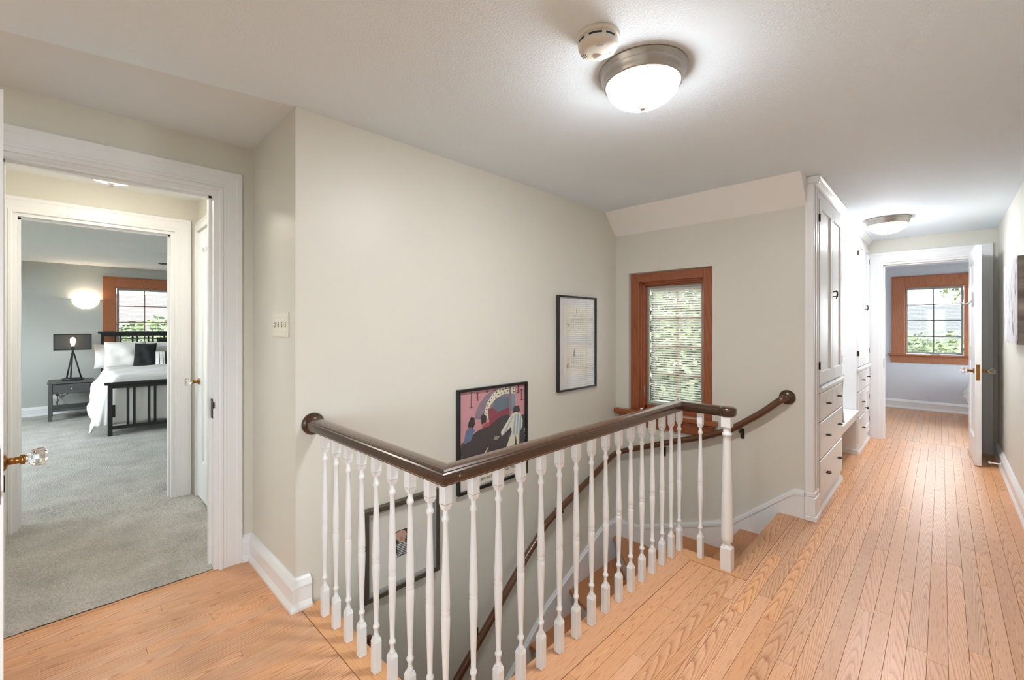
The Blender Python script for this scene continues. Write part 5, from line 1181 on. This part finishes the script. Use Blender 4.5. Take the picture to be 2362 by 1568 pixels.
g = MB(); g.lathe([(.001, -.02), (.016, -.015), (.02, 0), (.016, .015), (.001, .02)], (-9.0, .231, 1.635), 12); obj('bulb', g, M['sbulb'], sc_)
# ceiling fan (only blade tips show)
fan = tag(empty('ceiling_fan', (-6.9, 1.55, 2.172)), 'dark bladed ceiling fan whose blade tips show at the doorway', 'ceiling fan')
g = MB(); g.lathe([(.06, 0), (.06, -.03), (.02, -.04), (.02, -.07), (.10, -.08), (.11, -.13), (.06, -.16), (.001, -.165)], (0, 0, 0), 24); obj('motor', g, M['iron'], fan, True)
for k in range(5):
    a = -PI/2-.17+k*2*PI/5; c_, s_ = math.cos(a), math.sin(a); g = MB()
    P4 = [(.10, -.03), (.30, -.06), (.70, -.065), (.73, 0), (.70, .065), (.30, .06), (.10, .03)]
    g.prism([(x*c_-y*s_, x*s_+y*c_) for x, y in P4], -.125, -.118); obj('blade', g, M['iron'], fan, True)

# ------------------------------------------------------------------ outdoors
g = MB(); g.box(-60, 40, -40, 70, -3.2, -3.0); tag(obj('lawn', g, M['lawn']), 'lawn around the house seen far below the windows', 'ground', kind='structure')
def foliage(name, label, cat, c, r, n, mat, trunk=True, seed=0, leaf=.16, group=None, squash=1):
    rr = random.Random(seed); root = tag(empty(name, (c[0], c[1], -3)), label, cat, group); vs = []; fs = []
    lumps = [(Vector((rr.uniform(-.7, .7)*r[0], rr.uniform(-.7, .7)*r[1], rr.uniform(-.6, .7)*r[2])), rr.uniform(.35, .6)) for _ in range(14)]
    g = MB()
    for k in range(n):
        lc, lr = rr.choice(lumps); d = Vector((rr.gauss(0, 1), rr.gauss(0, 1), rr.gauss(0, 1))).normalized()*(rr.random()**.35)
        p = Vector(c)+lc+Vector((d.x*r[0]*lr, d.y*r[1]*lr, d.z*r[2]*lr)); a = Vector((rr.gauss(0, 1), rr.gauss(0, 1), rr.gauss(0, 1))).normalized(); b = a.orthogonal().normalized(); s = leaf*rr.uniform(.6, 1.3)
        vs += [p-a*s*.5, p+b*s*.28, p+a*s*.5, p-b*s*.28]; o = len(vs)-4; fs.append((o, o+1, o+2, o+3))
    g.add(vs, fs); obj('foliage', g, mat, root, recalc=False)
    if trunk:
        g = MB(); g.tube([(c[0], c[1], -3), (c[0]+.05, c[1], -1), (c[0], c[1]+.05, c[2])], [.16*max(r[0]/2, .5), .13*max(r[0]/2, .5), .05], 10); obj('trunk', g, M['bark'], root)
    return root
def house(label, x0, x1, y0, y1, zw, zr, axis, roofm, wins=()):
    h = tag(empty('house', ((x0+x1)/2, (y0+y1)/2, -3)), label, 'house'); g = MB(); g.box(x0, x1, y0, y1, -3, zw); obj('wall', g, M['stucco'], h)
    g = MB(); o = .5
    if axis == 'y': g.prism([(x0-o, zw-.1), ((x0+x1)/2, zr), (x1+o, zw-.1), (x1+o, zw-.25), (x0-o, zw-.25)][::1] if False else [(zw-.2, x0-o), (zr, (x0+x1)/2), (zw-.2, x1+o)], y0-o, y1+o, 'y')
    else: g.prism([(y0-o, zw-.2), ((y0+y1)/2, zr), (y1+o, zw-.2)], x0-o, x1+o, 'x')
    obj('roof', g, roofm, h)
    for a in wins:
        g = MB(); g.box(*a); obj('window', g, M['muntind'], h)
    return h
# beyond the bedroom window (looking along -x)
house('neighbouring house with brown shingle roof beyond the bedroom window', -30, -22, -3, 9, 1.2, 2.75, 'y', M['shingle'], [(-21.99, -21.95, 1, 2.2, -1.2, .3), (-21.99, -21.95, 4, 5.2, -1.2, .3)])
foliage('garden_tree', 'leafy green tree outside the bedroom window', 'tree', (-15.0, 2.1, .30), (1.6, 2.7, 1.25), 5200, M['leaf1'], seed=1, leaf=.22)
foliage('garden_tree', 'darker tree left of the leafy one outside the bedroom window', 'tree', (-18.9, -2.2, .0), (1.2, 2.0, 1.4), 2400, M['leaf2'], seed=2, leaf=.22)
# beyond the far room window (looking along +y)
house('grey roofed house across the street from the far room', -9, 3.5, 27, 34, .6, 2.35, 'x', M['shingleg'], [(-3, -1.8, 26.95, 26.99, -1.5, .0), (0, 1.2, 26.95, 26.99, -1.5, .0)])
foliage('street_tree', 'tall pale green tree at the right of the far room window', 'tree', (1.15, 22, 3.0), (1.5, 1.5, 1.5), 2300, M['leaf3'], seed=3, leaf=.22)
foliage('hedge', 'round green hedge in front of the grey roofed house', 'hedge', (-1.3, 19, .35), (2.0, 1.0, .75), 3600, M['leaf1'], False, seed=4, leaf=.18)
foliage('hedge', 'lower sparse hedge to the right of the round hedge', 'hedge', (2.3, 18.6, .1), (1.4, 1.0, .6), 1800, M['leaf3'], False, seed=5, leaf=.18)
gr = tag(empty('garage', (-.5, 15.5, -3)), 'low pale garage with flat roof below the far room window', 'garage')
g = MB(); g.box(-6, 5, 14.2, 17.4, -3, .18); obj('wall', g, M['stucco'], gr)
g = MB(); g.box(-6.2, 5.2, 14.0, 17.6, .18, .32); obj('roof', g, M['concrete'], gr)
for k in range(3): g = MB(); g.box(-6.2, 5.2, 13.97+.0, 13.995, .20+.04*k, .215+.04*k); obj('gutter_line', g, M['muntind'], gr)
# beyond the stair window
house('pale house wall close behind the stair window', -7, 1, 8.6, 13, .55, 2.1, 'x', M['shingle'], [(-3.2, -2.2, 8.55, 8.59, -1.2, .2)]) if False else None
foliage('side_tree', 'soft green tree right outside the stair window blind', 'tree', (-5.6, 7.2, .9), (1.2, .9, 1.7), 3600, M['leaf1'], seed=6, leaf=.16)
foliage('side_tree', 'darker tree behind the one outside the stair window', 'tree', (-4.2, 10.2, .4), (3.2, 1.2, 2.0), 5200, M['leaf2'], seed=7, leaf=.2)
foliage('side_tree', 'pale green tree at the right of the stair window view', 'tree', (-2.75, 7.3, .9), (1.1, .9, 1.8), 5000, M['leaf3'], seed=8, leaf=.15)
